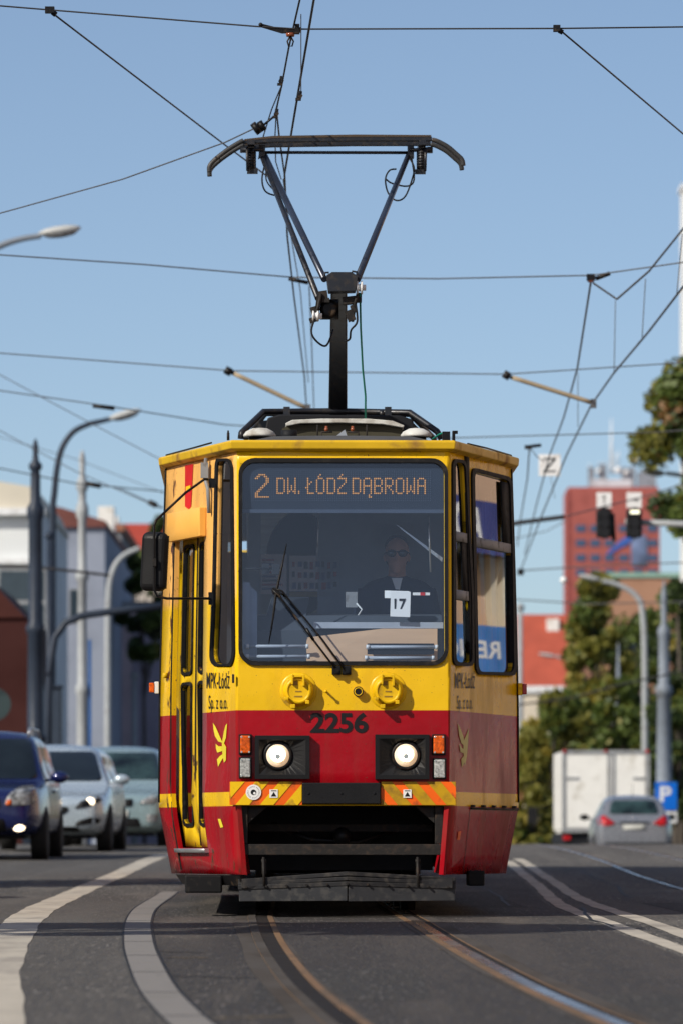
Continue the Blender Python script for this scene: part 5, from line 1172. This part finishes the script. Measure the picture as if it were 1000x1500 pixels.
wire('feeder_wire', 'thin wire dropping behind the dark pole toward the green tree', [(-60,605,90),(0,631,90),(110,690,90),(237,745,90)], .008, 'wire2')
wire('span_wire', 'dark wire holding insulators beside the slim grey pole', [(-60,680,100),(0,686,100),(110,708,100),(240,720,100)], .012, 'wire', extra=[('insulator','blackmetal', lambda e: e.cyl(P(126,708,100),P(148,712,100),.045,seg=8)), ('insulator','blackmetal', lambda e: e.cyl(P(218,735,100),P(230,741,100),.05,seg=8)), ('brace','wire', lambda e: e.tube([P(150,711,100),P(175,715,100),P(218,735,100),P(240,744,100)],.010,6))])
wire('feeder_wire', 'dark horizontal wire low across the left poles', [(-60,826,110),(0,829,110),(52,831,110),(120,838,110),(160,843,110)], .03, 'wire')
wire('feeder_wire', 'faint wire crossing low behind the left poles', [(-60,612,120),(0,640,120),(110,672,120),(245,724,120)], .008, 'wire2')
# contact wires above the tram's own track
def cw(z, Y): return HY-(z-CZ)*F/Y
def track(name, label, zz, pts, r=.007, m='wire'):    # pts: (px, distance); height fixed
    return wire(name, label, [(px, cw(zz if not callable(zz) else zz(Y), Y), Y) for px, Y in pts], r, m)
wire('contact_wire', 'contact wire running down to the collector bow and on behind it', [(508,-240,28),(480,-100,31),(459.6,0,34.4),(426.5,197,40.6),(417,255,43),(421,346,47.5),(431,436,53),(446,551,62),(449,596,66.5),(455,690,84)], .0078)
wire('messenger_wire', 'upper carrying wire left of the contact wire', [(462,-160,31),(439,0,35.3),(423.4,68,37.5),(413,124,39.4),(405,159,40.4),(409,199,41.6),(417,256,43.6)], .0065)
wire('messenger_wire', 'second strand forking left from the carrying wire toward the bow', [(413,124,39.4),(398,160,40.6),(386,199,41.6),(379,232,42.6)], .005)
wire('messenger_wire', 'thin strand hanging straight down behind the left end of the bow', [(405,159,40.4),(403,200,41.6),(404,236,42.8),(412,262,44)], .0045)
wire('messenger_wire', 'carrying wire strand sloping down behind the left upper arm', [(415,262,44),(424,330,48),(440,425,55),(452,560,66)], .005, 'wire2')
wire('feeder_wire', 'thin near vertical wire between the knee and the roof, left of the mast', [(453,418,54),(457,510,60),(460,598,68)], .006, 'wire2')
for i, (px, y0, y1, Y) in enumerate(((441,20,140,35.9),(414,112,122,39.3),(407,154,166,40.3))):
    wire('dropper', 'short dropper clamp %s' % ('under the topmost bracket','midway down the overhead wire bundle','just above the collector bow')[i], [(px,y0,Y),(px-2 if i else px,y1,Y)], .0035, extra=[('clip','blackmetal', (lambda px, y1, Y: (lambda e: e.cyl(P(px-1,y1-7,Y),P(px-3,y1+6,Y),.013,seg=8).box(P(px-2,y1,Y),(.03,.04,.025),(0,.5,0)).box(P(px-4,y1+5,Y),(.035,.03,.016))))(px,y1 if i != 1 else y0+6,Y))])
o = MB().cyl(P(372,190,40.5),P(379,185,40.5),.045,seg=10).cyl(P(380,186,40.5),P(387,182,40.5),.038,seg=10).cyl(P(387,182,40.5),P(404,168,40.5),.008,seg=6).build('wire_insulator','blackmetal'); tag(o,'dark wire insulator left of the wires above the bow','insulator')
for i,(a,b_,Y,lb) in enumerate((((333,543),(450,598),63,'beige steady rod left of the mast'),((740,549),(868,590),63,'beige steady rod right of the mast'))):
    o = wire('steady_rod', lb, [(a[0]+10,a[1]+4,Y),(b_[0],b_[1],Y)], .028, 'rod', 'rod', 'steady rods'); 
    e = MB().cyl(P(a[0]-3,a[1]-2,Y),P(a[0]+6,a[1]+3,Y),.045,seg=10).cyl(P(a[0]+6,a[1]+3,Y),P(a[0]+14,a[1]+5,Y),.02,seg=8); bmesh.ops.translate(e.bm, verts=e.bm.verts[:], vec=-o.location); e.build('insulator','blackmetal',o)
    e = MB().box(P(b_[0]+1,b_[1]+1,Y),(.06,.06,.10)); bmesh.ops.translate(e.bm, verts=e.bm.verts[:], vec=-o.location); e.build('clip','wire2',o)
# right hand catenary over the other track
wire('messenger_wire', 'sagging carrying wire dropping from the right frame edge', [(1040,275,50),(1000,335,51),(950,397,52),(903,438,53),(868,414,53)], .010, 'wire2')
wire('contact_wire', 'contact wire sweeping from the right frame edge down to the tram roof', [(1040,355,47),(1000,420,52),(950,485,56),(898,547,61),(865,594,66),(830,665,74),(795,750,88),(761,838,110)], .0115, 'wire2')
wire('messenger_wire', 'carrying wire dropping from the bracket past the hanging plate', [(865,412,53),(856,470,56),(845,540,61),(825,612,68),(804,668,76),(785,740,90),(768,812,108)], .010, 'wire2')
wire('feeder_wire', 'faint wire pair left of the hanging plate', [(775,655,73),(772,700,82),(762,760,95),(757,800,105)], .010, 'wire2')
wire('feeder_wire', 'curved thin wire from bracket to the hanging plate', [(776,656,73),(785,668,74),(797,677,76)], .006, 'wire2')
for px, y0, y1, Y, dx in ((999,342,430,51.5,-8),(945,408,494,54,-5),(901,440,545,58,-2),(846,545,625,65,0),(806,697,730,90,6),(784,740,0,0,0)):
    if Y: wire('dropper', 'thin vertical dropper %s' % {999:'at the right frame edge',945:'second from the right frame edge',901:'below the dip of the right carrying wire',846:'by the right steady rod',806:'under the hanging Z plate'}[px], [(px,y0,Y),(px+dx,y1,Y)], .005, 'wire2')
wire('support_tube', 'dark support tube beside the tram above the red roof', [(750,768,100),(757,766,100),(826,757,100)], .045, 'wire', 'tube')
wire('span_wire', 'cross wire through the traffic lights and the tower', [(826,757,100),(940,728,104),(1060,690,104)], .012, 'wire2')
wire('span_wire', 'wire across the tower below the traffic lights', [(760,836,110),(870,829,110),(1060,822,110)], .014, 'wire2', extra=[('insulator','blackmetal', lambda e: e.box(P(762,838,110),(.12,.1,.12))),('insulator','white', lambda e: e.ball(P(825,850,112),.07,8))])
wire('span_wire', 'lowest wire above the red roof beside the tram', [(750,878,130),(860,885,130),(1060,880,130)], .016, 'wire2')
wire('span_wire', 'thin wire under the hanging Z plate left part', [(750,790,120),(800,778,120),(830,762,120)], .010, 'wire2')
wire('feeder_wire', 'cable crossing the trees right of the lorry', [(750,1034,160),(840,1022,160),(900,1005,160),(1060,970,160)], .03, 'wire')

# ------------------------------------------------------------------ buildings
def wallmat(name, c, var=.06, dirt=None): return mat(name, c, .85, var=var, vs=.4, dirt=dirt or tuple(x*.7 for x in c), ds=.6, dl=.5, dh=.75, bs=.2, bsc=12)
M['pane'] = mat('dark window pane', (.03,.045,.06), .08)
M['tiles'] = mat('red roof tiles', (.36,.055,.035), .75, var=.12, vs=1.5, dirt=(.20,.05,.035), ds=.8)
def building(name, label, x0, x1, y0, y1, zt, wm, roof=None, wins=None, rm='tiles', rh=2.0, cat='building', face='front', rot=0):
    zb = min(zg(y0), zg(y1))-.3; t = thing(name, label, cat, ((x0+x1)/2, (y0+y1)/2, zb), rot); w, d, h = (x1-x0)/2, (y1-y0)/2, zt-zb
    MB().bx(-w,w,-d,d,0,h).build('wall', wm, t)
    if roof == 'gable_x': MB().prism([(-w-.3,-d-.3,h),(-w-.3,d+.3,h),(-w-.3,0,h+rh)], (2*w+.6,0,0)).build('roof', rm, t)
    elif roof == 'gable_y': MB().prism([(-w-.3,-d-.3,h),(w+.3,-d-.3,h),(0,-d-.3,h+rh)], (0,2*d+.6,0)).build('roof', rm, t)
    elif roof == 'flat': MB().bx(-w-.15,w+.15,-d-.15,d+.15,h,h+.35).build('cornice', rm, t)
    if wins:
        nx, nz, wx, wz, z0, z1, frm = wins; cells = [(-w+(i+.5)*2*w/nx, z0+(k+.5)*(z1-z0)/nz) for i in range(nx) for k in range(nz)]
        for cx, cz in cells[:95]:
            f = MB().bx(cx-wx/2-.08,cx+wx/2+.08,-d-.06,-d-.002,cz-wz/2-.08,cz+wz/2+.08).build('window', frm, t)
            g_ = MB().bx(cx-wx/2,cx-.03,-d-.075,-d-.062,cz-wz/2,cz+wz/2).bx(cx+.03,cx+wx/2,-d-.075,-d-.062,cz-wz/2,cz+wz/2); g_.build('pane', 'pane', f)
    return t, w, d, h
def zat(py, Y): return CZ+(HY-py)*Y/F
# red tower block
Y = 900; x0, x1 = PX(830,Y), PX(966,Y); M['brickred'] = wallmat('red tower cladding', (.34,.095,.08)); M['towerpane'] = mat('bluish tower window', (.05,.085,.16), .2)
t = thing('tower_block', 'distant red tower block with rows of dark windows and roof antennas', 'tower block', ((x0+x1)/2, Y+7, -.5)); w = (x1-x0)/2; h = zat(718,Y)+.5
MB().bx(-w,w,-7,7,0,h).build('wall', 'brickred', t); MB().bx(-w+.2,w-.2,-6.8,6.8,h,h+.5).build('cornice', 'brickred', t)
M['equip'] = mat('grey roof equipment', (.30,.33,.38), .7, var=.3, vs=1.5)
MB().bx(-w*.45,w*.42,-4,4,h+.5,h+1.9).build('roof_house', wallmat('pale plant room', (.55,.56,.60)), t)
sc_ = Y/F
for r_ in range(6):
    zc = h-(774-718+r_*21.5)*sc_
    for i in range(6):
        cx = -w+(20+i*21)*sc_; f = MB().bx(cx-7.2*sc_,cx+7.2*sc_,-7.12,-7.002,zc-5*sc_,zc+5*sc_).build('window', 'towerpane', t)
MB().bx(-w+.01,-w+.6,-7.06,-7.002,0,h-.2).build('corner_strip', wallmat('dark red edge', (.24,.06,.055)), t)
for k in range(9):
    x = -w*.5+rnd.uniform(0, w*1.0); b = MB().cyl((x,rnd.uniform(-3,3),h+3),(x,0,h+rnd.uniform(4,7)),.10,seg=6); b.build('antenna', 'white', t)
for x, z, r in ((w*.12,h+3.4,.6),(w*.3,h+3.0,.45),(-w*.3,h+3.2,.4)): MB().ball((x,-4.2,z),(r,.3,r),12).build('dish', 'white', t)
for x0_, x1_, z1_ in ((-.52,-.38,3.9),(-.30,-.12,4.3),(.2,.5,3.8),(.55,.95,3.2)): MB().bx(w*x0_,w*x1_,-3.9,-2,h+.5,h+z1_).build('equipment_rack', 'equip', t)
MB().cyl((0,0,h+3),(0,0,h+12),.3,.05,8).build('mast', 'white', t)
MB().prism([(w*.02,-7.16,h-132*sc_+0),(w*.55,-7.16,h-128*sc_),(w*.35,-7.16,h-92*sc_*1.0),(w*.2,-7.16,h-96*sc_)], (0,.02,0)) if False else None
MB().prism([(w*.0-1,-7.2,h-96*sc_),(w*.45,-7.2,h-72*sc_),(w*.42,-7.2,h-60*sc_),(w*.3,-7.2,h-66*sc_),(-w*.12,-7.2,h-90*sc_)], (0,.03,0)).build('blue_banner', mat('blue mural', (.05,.12,.42), .7), t)
MB().bx(w*.38,w*.72,-7.2,-7.17,h-112*sc_,h-66*sc_).build('blue_banner', mat('pale blue mural', (.18,.24,.40), .7, var=.4, vs=.3), t)
# brown block in front of the tower and further buildings on the right
building('brick_building', 'brown building under the right side of the tower', PX(868,420), PX(1020,420), 420, 440, zat(846,420), wallmat('brown brick', (.36,.20,.13)), 'flat', (7,2,1.4,1.8,9.5,18,'white'), mat('green copper edge', (.25,.40,.33), .6))
building('brick_building', 'low brown gable between the red roof and the tower', PX(828,380), PX(872,380), 380, 392, zat(950,380), wallmat('dull brick', (.30,.15,.11)), 'gable_x', (2,1,.8,1.3,9,12,'white'), 'tiles', 1.2)
# red roofed building right beside the tram
t, w, d, h = building('red_roofed_house', 'house with a tall bright red tiled roof right of the tram', PX(700,330), PX(829,330), 330, 342, zat(1012,330), wallmat('pale plaster house', (.55,.50,.44)), None, (4,2,.8,1.2,3,8,'white'))
rt = zat(894,330)+.8; MB().prism([(-w-.3,-d-.3,h),(-w-.3,d+.3,h),(-w-.3,0,rt)], (2*w+.6,0,0)).build('roof', mat('bright red tiles', (.40,.085,.05), .75, var=.12, vs=.8, dirt=(.30,.07,.05), ds=.5), t)
MB().bx(w*.62,w*.90,-1.4,-.6,rt-2.5,rt-.3).build('chimney', 'lorry', t)
building('kiosk', 'small cream building low beside the red roofed house', PX(772,290), PX(822,290), 290, 296, zat(1015,290), wallmat('cream plaster', (.6,.53,.42)), 'flat', (2,2,.7,1,2,6,'white'), 'white')
# white facade edge at the right frame border
building('white_building', 'tall white facade edge at the right frame border', PX(1001,400), PX(1001,400)+12, 400, 404, zat(275,400), wallmat('white plaster', (.72,.72,.70)), 'flat', None, 'white')
# left side
t, w, d, h = building('white_building', 'white building with a wide window at the left frame edge', PX(-120,205), PX(60,205), 205, 225, zat(745,205), wallmat('white render', (.66,.68,.68)), None, None)
zc0 = zat(205 and 838, 205)+.8; MB().prism([(-w-.1,-d-.3,h),(w+.1,-d-.3,h),(w*.9,-d-.3,h+.75),(-w,-d-.3,h+1.45)], (0,2*d,0)).build('roof', wallmat('cream eaves', (.60,.55,.45)), t)
MB().bx(-w-.2,w+.15,-d-.45,-d-.002,h-.25,h).build('cornice', 'white', t); MB().bx(-w-.1,w+.05,-d-.25,-d-.002,h-2.0,h-1.8).build('cornice', 'white', t)
for k in range(2):
    f = MB().bx(-w+.6+k*2.2,-w+2.5+k*2.2,-d-.1,-d-.002,h-4.6,h-2.1).build('window', 'grey', t); MB().bx(-w+.75+k*2.2,-w+2.35+k*2.2,-d-.12,-d-.102,h-3.3,h-2.25).bx(-w+.75+k*2.2,-w+2.35+k*2.2,-d-.12,-d-.102,h-4.45,h-3.45).build('pane', 'pane', f)
t, w, d, h = building('blue_grey_building', 'long bluish white building behind the left poles, shade put into its wall colour', PX(62,235), PX(158,235), 232, 262, zat(775,235), wallmat('shade toned white render', (.27,.30,.37)), None, None)  # wall colour carries the shade lying on this facade
MB().prism([(-w-.2,-d-.2,h-.1),(w+.05,-d-.2,h-.1),(w+.05,-d-.2,h+.15),(-w*.3,-d-.2,h+.7),(-w-.2,-d-.2,h+.9)], (0,2*d+.4,0)).build('roof', mat('dark tile edge', (.16,.06,.05), .8), t)
MB().bx(w*.35,w*.85,-1,1,h-.6,h+1.6).build('chimney', 'lorry', t)
for i in range(2):
    for k in range(1): f = MB().bx(-w+.4+i*.85,-w+.9+i*.85,-d-.05,-d-.002,h-4.0-k*3,h-2.6-k*3).build('window', 'grey', t); MB().bx(-w+.44+i*.85,-w+.86+i*.85,-d-.065,-d-.052,h-3.95-k*3,h-2.65-k*3).build('pane', 'pane', f)
t, w, d, h = building('grey_building', 'dark grey building with tiled edge left of the red roof', PX(146,280), PX(178,280), 280, 300, zat(778,280), wallmat('dark grey render', (.17,.17,.18)), 'flat', (1,3,.5,1,8,14,'grey'), mat('brown ridge', (.30,.13,.08), .8))
MB().bx(-w*.9,w*.1,-2,0,h,h+1.2).build('chimney', 'lorry', t)
t, w, d, h = building('red_roofed_house', 'far house with dull red roof left of the tram top', PX(160,345), PX(235,345), 345, 360, zat(850,345), wallmat('far cream wall', (.5,.45,.40)), None, (3,2,.6,1,8,14,'white'))
MB().prism([(-w-.3,-d-.3,h),(-w-.3,d+.3,h),(-w-.3,0,zat(757,345)+.8)], (2*w+.6,0,0)).build('roof', 'tiles', t)
t, w, d, h = building('pink_building', 'pale pink building low behind the pale curved lamp', PX(158,250), PX(320,250), 250, 262, zat(893,250), wallmat('pale pink render', (.55,.44,.46)), 'flat', None, 'grey')
MB().bx(w*-.55,w*.2,-d-.05,-d-.002,0,h-.3).build('wall_bay', wallmat('mauve render', (.34,.30,.36)), t)
t, w, d, h = building('brick_building', 'dark red brick building at the lower left frame edge', PX(-110,150), PX(42,150), 150, 162, zat(905,150), wallmat('dark red brick', (.045,.012,.010)), None, None)
MB().prism([(-w-.1,-d-.1,h),(w*.95,-d-.1,h),(w*.25,-d-.1,h+1.0),(-w-.1,-d-.1,h+1.6)], (0,2*d,0)).build('roof', mat('dark brick gable', (.06,.016,.012), .8), t)
for k in range(3): f = MB().bx(-w+.5+k*.9,-w+1.0+k*.9,-d-.04,-d-.002,1.8,3.4).build('window', 'int_dark', t); MB().bx(-w+.55+k*.9,-w+.95+k*.9,-d-.055,-d-.042,1.85,3.35).build('pane', 'pane', f)
# beige building right of the street, mirrored in the tram's side windows
bx0 = 15; t = thing('beige_building', 'long beige building with blue banners mirrored in the side window of the tram', 'building', (bx0+4, 72, -.4))
MB().bx(-4,4,-95,34,0,14).build('wall', wallmat('beige plaster', (.50,.34,.24)), t)
for k in range(8):
    for j in range(2): f = MB().bx(-4.08,-4.002,-27+k*7.5,-25.2+k*7.5,6.6+j*3.4,8.6+j*3.4).build('window', 'lorry', t); MB().bx(-4.10,-4.082,-26.8+k*7.5,-25.4+k*7.5,6.75+j*3.4,8.45+j*3.4).build('pane', 'pane', f)
MB().bx(-4.4,-4.002,-30,34,5.9,6.1).build('cornice', 'lorry', t)
M['pilast'] = wallmat('pale pilaster', (.62,.56,.44))
M['bannerblue'] = mat('blue banner', (.05,.19,.50), .6, var=.3, vs=1.2); M['bannerdark'] = mat('dark blue banner', (.05,.06,.20), .6)
M['bannerw'] = mat('banner white', (.75,.75,.75), .6)
for k in range(3):
    y_ = -27+k*9; bn = MB().bx(-4.5,-4.42,y_,y_+7,2.5,3.65).build('banner', 'bannerblue', t); put_text(put_text(MB(), 'RENOWACJA RENOWACJA', lambda u, v: Vector((-4.505, y_+6.6-u*6.2, 3.22+v*.26)), .02), 'TAK JAK TU TAK JAK TU', lambda u, v: Vector((-4.505, y_+6.5-u*6.0, 2.65+v*.32)), .02).build('banner_lettering', 'bannerw', bn)
for k in range(24): MB().bx(-4.25,-4.002,-26+k*1.9,-25.5+k*1.9,0,4.5).build('pilaster', 'pilast', t)
M['bannerw'] = M['bannerw']
for k in range(2):
    y_ = -25+k*14; bn = MB().bx(-4.5,-4.42,y_,y_+13.98,4.50,5.12).build('banner', 'bannerdark', t); put_text(MB(), 'POR'*14, lambda u, v: Vector((-4.505, y_+13.5-u*13.2, 4.56+v*.48)), .03).build('banner_lettering', 'bannerw', bn)

# ------------------------------------------------------------------ trees
def leafmat(name, c): 
    m, nt, b = newmat(name); nt.links.new(mix(nt, noise(nt, .9, 3, .3, .7), tuple(x*.75 for x in c), c), b.inputs['Base Color']); b.inputs['Roughness'].default_value = .6
    tl = N(nt, 'ShaderNodeBsdfTranslucent'); tl.inputs[0].default_value = rgba(tuple(min(1,x*1.4) for x in c)); ms = N(nt, 'ShaderNodeMixShader'); ms.inputs[0].default_value = .25
    out = [n for n in nt.nodes if n.type == 'OUTPUT_MATERIAL'][0]; nt.links.new(b.outputs[0], ms.inputs[1]); nt.links.new(tl.outputs[0], ms.inputs[2]); nt.links.new(ms.outputs[0], out.inputs[0]); return m
LM = [leafmat('leaf dark green', (.045,.075,.018)), leafmat('leaf green', (.10,.14,.025)), leafmat('leaf olive', (.19,.18,.028)), leafmat('leaf yellow', (.30,.24,.035)), leafmat('leaf brown', (.20,.10,.03))]
M['bark'] = mat('bark', (.09,.075,.06), .9, bs=.5, bsc=20)
def tree(label, x, y, ztop, rad, zlow, wts, seed, n=5000, leaf=.24, lobes=9, group='trees right of the tram', cat='tree', sc=(1,1)):
    rg = random.Random(seed); z0 = zg(y); t = thing('tree', label, cat, (x, y, z0), 0, group); H_ = ztop-z0; lo = zlow-z0
    b = MB(); trunk = [(0,0,0),(rg.uniform(-.1,.1),0,lo*.6+.3),(rg.uniform(-.3,.3),rg.uniform(-.2,.2),lo+(H_-lo)*.45),(rg.uniform(-.3,.3),0,H_*.9)]
    b.tube(trunk, [rad*.075,rad*.06,rad*.045,rad*.012], 8)
    cl = []
    for i in range(lobes*3):
        a = rg.uniform(0, 6.283); v = rg.random(); zz = lo+(H_-lo)*(.12+.80*v); rr_m = rad*(1-abs(v-.42)**1.6*1.5)*rg.uniform(.35,.85)
        c = Vector((rr_m*math.cos(a)*sc[0], rr_m*math.sin(a)*sc[1], zz)); cl.append((c, rad*rg.uniform(.20,.36)))
        if i % 2 == 0: s = Vector(trunk[2]).lerp(Vector(trunk[1]), rg.random()*.8); b.tube([s, s.lerp(c,.5)+Vector((0,0,-.1)), c], [rad*.028,rad*.018,rad*.006], 5)
    b.build('trunk', 'bark', t)
    b = MB(); vs = []; tot = sum(r**2 for _, r in cl)
    for c, r in cl:
        mi = rg.choices(range(5), wts)[0]
        for _ in range(int(n*r*r/tot)):
            d = Vector((rg.gauss(0,1), rg.gauss(0,1), rg.gauss(0,1))).normalized(); p = c+d*r*(rg.random()**.45)*Vector((1,1,.85)).length/1.7
            u = Vector((rg.gauss(0,1), rg.gauss(0,1), rg.gauss(0,.6))).normalized(); w_ = u.cross(Vector((rg.gauss(0,1), rg.gauss(0,1), rg.gauss(0,1)))).normalized(); s = leaf*rg.uniform(.6,1.3)
            q = [b.bm.verts.new(p+u*s*.6), b.bm.verts.new(p+w_*s*.4), b.bm.verts.new(p-u*s*.6), b.bm.verts.new(p-w_*s*.4)]
            f = b.bm.faces.new(q); f.material_index = mi if rg.random() < .75 else rg.choices(range(5), wts)[0]
    b.build('crown', LM, t, recalc=False); return t
G_, O_, Yl = (3,5,3,.6,0), (1,3,6,1.5,.15), (.5,2,6,2.5,.2)
for lb, px, Yt, yt_, wpx, yl_, wts in (
 ('olive tree with yellow patches between the red roof and lorry', 812, 205, 1000, 70, 1262, O_),
 ('yellowing bush-like tree close to the tram, lowest of the row', 780, 190, 1060, 44, 1262, Yl),
 ('tall yellow green tree standing in front of the tower', 872, 225, 828, 68, 1180, O_),
 ('narrow golden topped tree rising over the tower foot', 876, 260, 826, 26, 1000, Yl),
 ('dense dark green tree behind the curved lamp', 938, 240, 880, 70, 1200, G_),
 ('darkest tree at the right frame edge behind the stout pole', 1000, 230, 835, 80, 1210, (6,4,1,.1,0)),
 ('green tree filling the gap above the lorry roof', 900, 215, 985, 75, 1200, (3,5,3,.5,.1)),
 ('low dark tree right behind the parking sign', 990, 200, 1010, 70, 1225, (6,4,1,.1,0)),
 ('mixed olive tree above the lorry, left half', 846, 216, 1020, 60, 1262, O_)):
    tree(lb, PX(px,Yt), Yt, zat(yt_,Yt), wpx*Yt/F, zat(yl_,Yt), wts, int(px*7+yt_), 8500, .23)
tree('big leafy tree with a brownish tip reaching in at the right frame edge', PX(1036,150), 150, zat(488,150), 108*150/F, zat(840,150), (5,4,1.2,.2,.7), 41, 18000, .20, 18, 'trees right of the tram')
for lb, px, Yt, yt_, wpx, yl_, wts, sd in (('dark green tree left of the tram roof', 228, 330, 738, 26, 1000, (7,3,.5,0,0), 5), ('dark green tree low between the grey building and the mirror', 212, 240, 800, 42, 985, (7,3,.5,0,0), 9)):
    tree(lb, PX(px,Yt), Yt, zat(yt_,Yt), wpx*Yt/F, zat(yl_,Yt), wts, sd, 4500, .22 if Yt < 200 else .3, 12, 'trees and shrubs left of the tram')
# unseen trees added left of the frame to lay shade across the lane
for lb, x, y, zt, r_, zl, sd in (('small unseen street tree added left of the lane to shade the far asphalt', -8.0, 53, 6.4, 2.4, 2.6, 21), ('small unseen street tree added left of the lane to shade the near asphalt', -6.9, 28.0, 6.4, 1.5, 4.3, 22), ('small unseen street tree added on the left to cast more shade', -9.5, 43, 5.8, 1.5, 3.4, 23)):
    tree(lb, x, y, zt, r_, zl, G_, sd, 6500, .17, 10, 'unseen shade trees added on the left', 'tree', (2.0,1.35) if sd == 22 else (1,1))
tree('yellowish shrub low at the road edge left of the lorry', PX(776,175), 175, zat(1150,175), 40*175/F, zat(1262,175), Yl, 77, 4500, .18, 9, 'trees right of the tram')
tree('low olive shrub touching the lorry on its left', PX(806,178), 178, zat(1172,178), 34*178/F, zat(1262,178), O_, 78, 4500, .18, 9, 'trees right of the tram')

tree('full green tree between the two street lamps above the lorry', PX(925,250), 250, zat(888,250), 95*250/F, zat(1262,250), G_, 81, 9000, .24, 12, 'trees right of the tram')
tree('olive tree at the right frame edge under the big crown', PX(1010,240), 240, zat(905,240), 80*240/F, zat(1262,240), O_, 82, 9000, .24, 12, 'trees right of the tram')
# the street's left side, out of the frame beside the camera
t, w, d, h = building('white_building', 'long pale plastered building beside the left pavement, out of the frame', -26, -16, -30, 62, 8.2, wallmat('pale street front', (.5,.47,.42)), 'flat', None, 'grey')
for k in range(18):
    f = MB().bx(w+.002,w+.06,-d+2+k*5,-d+3.4+k*5,1.6,3.4).bx(w+.002,w+.06,-d+2+k*5,-d+3.4+k*5,5.0,6.8).build('window', 'white', t); MB().bx(w+.062,w+.08,-d+2.1+k*5,-d+3.3+k*5,1.7,3.3).bx(w+.062,w+.08,-d+2.1+k*5,-d+3.3+k*5,5.1,6.7).build('pane', 'pane', f)
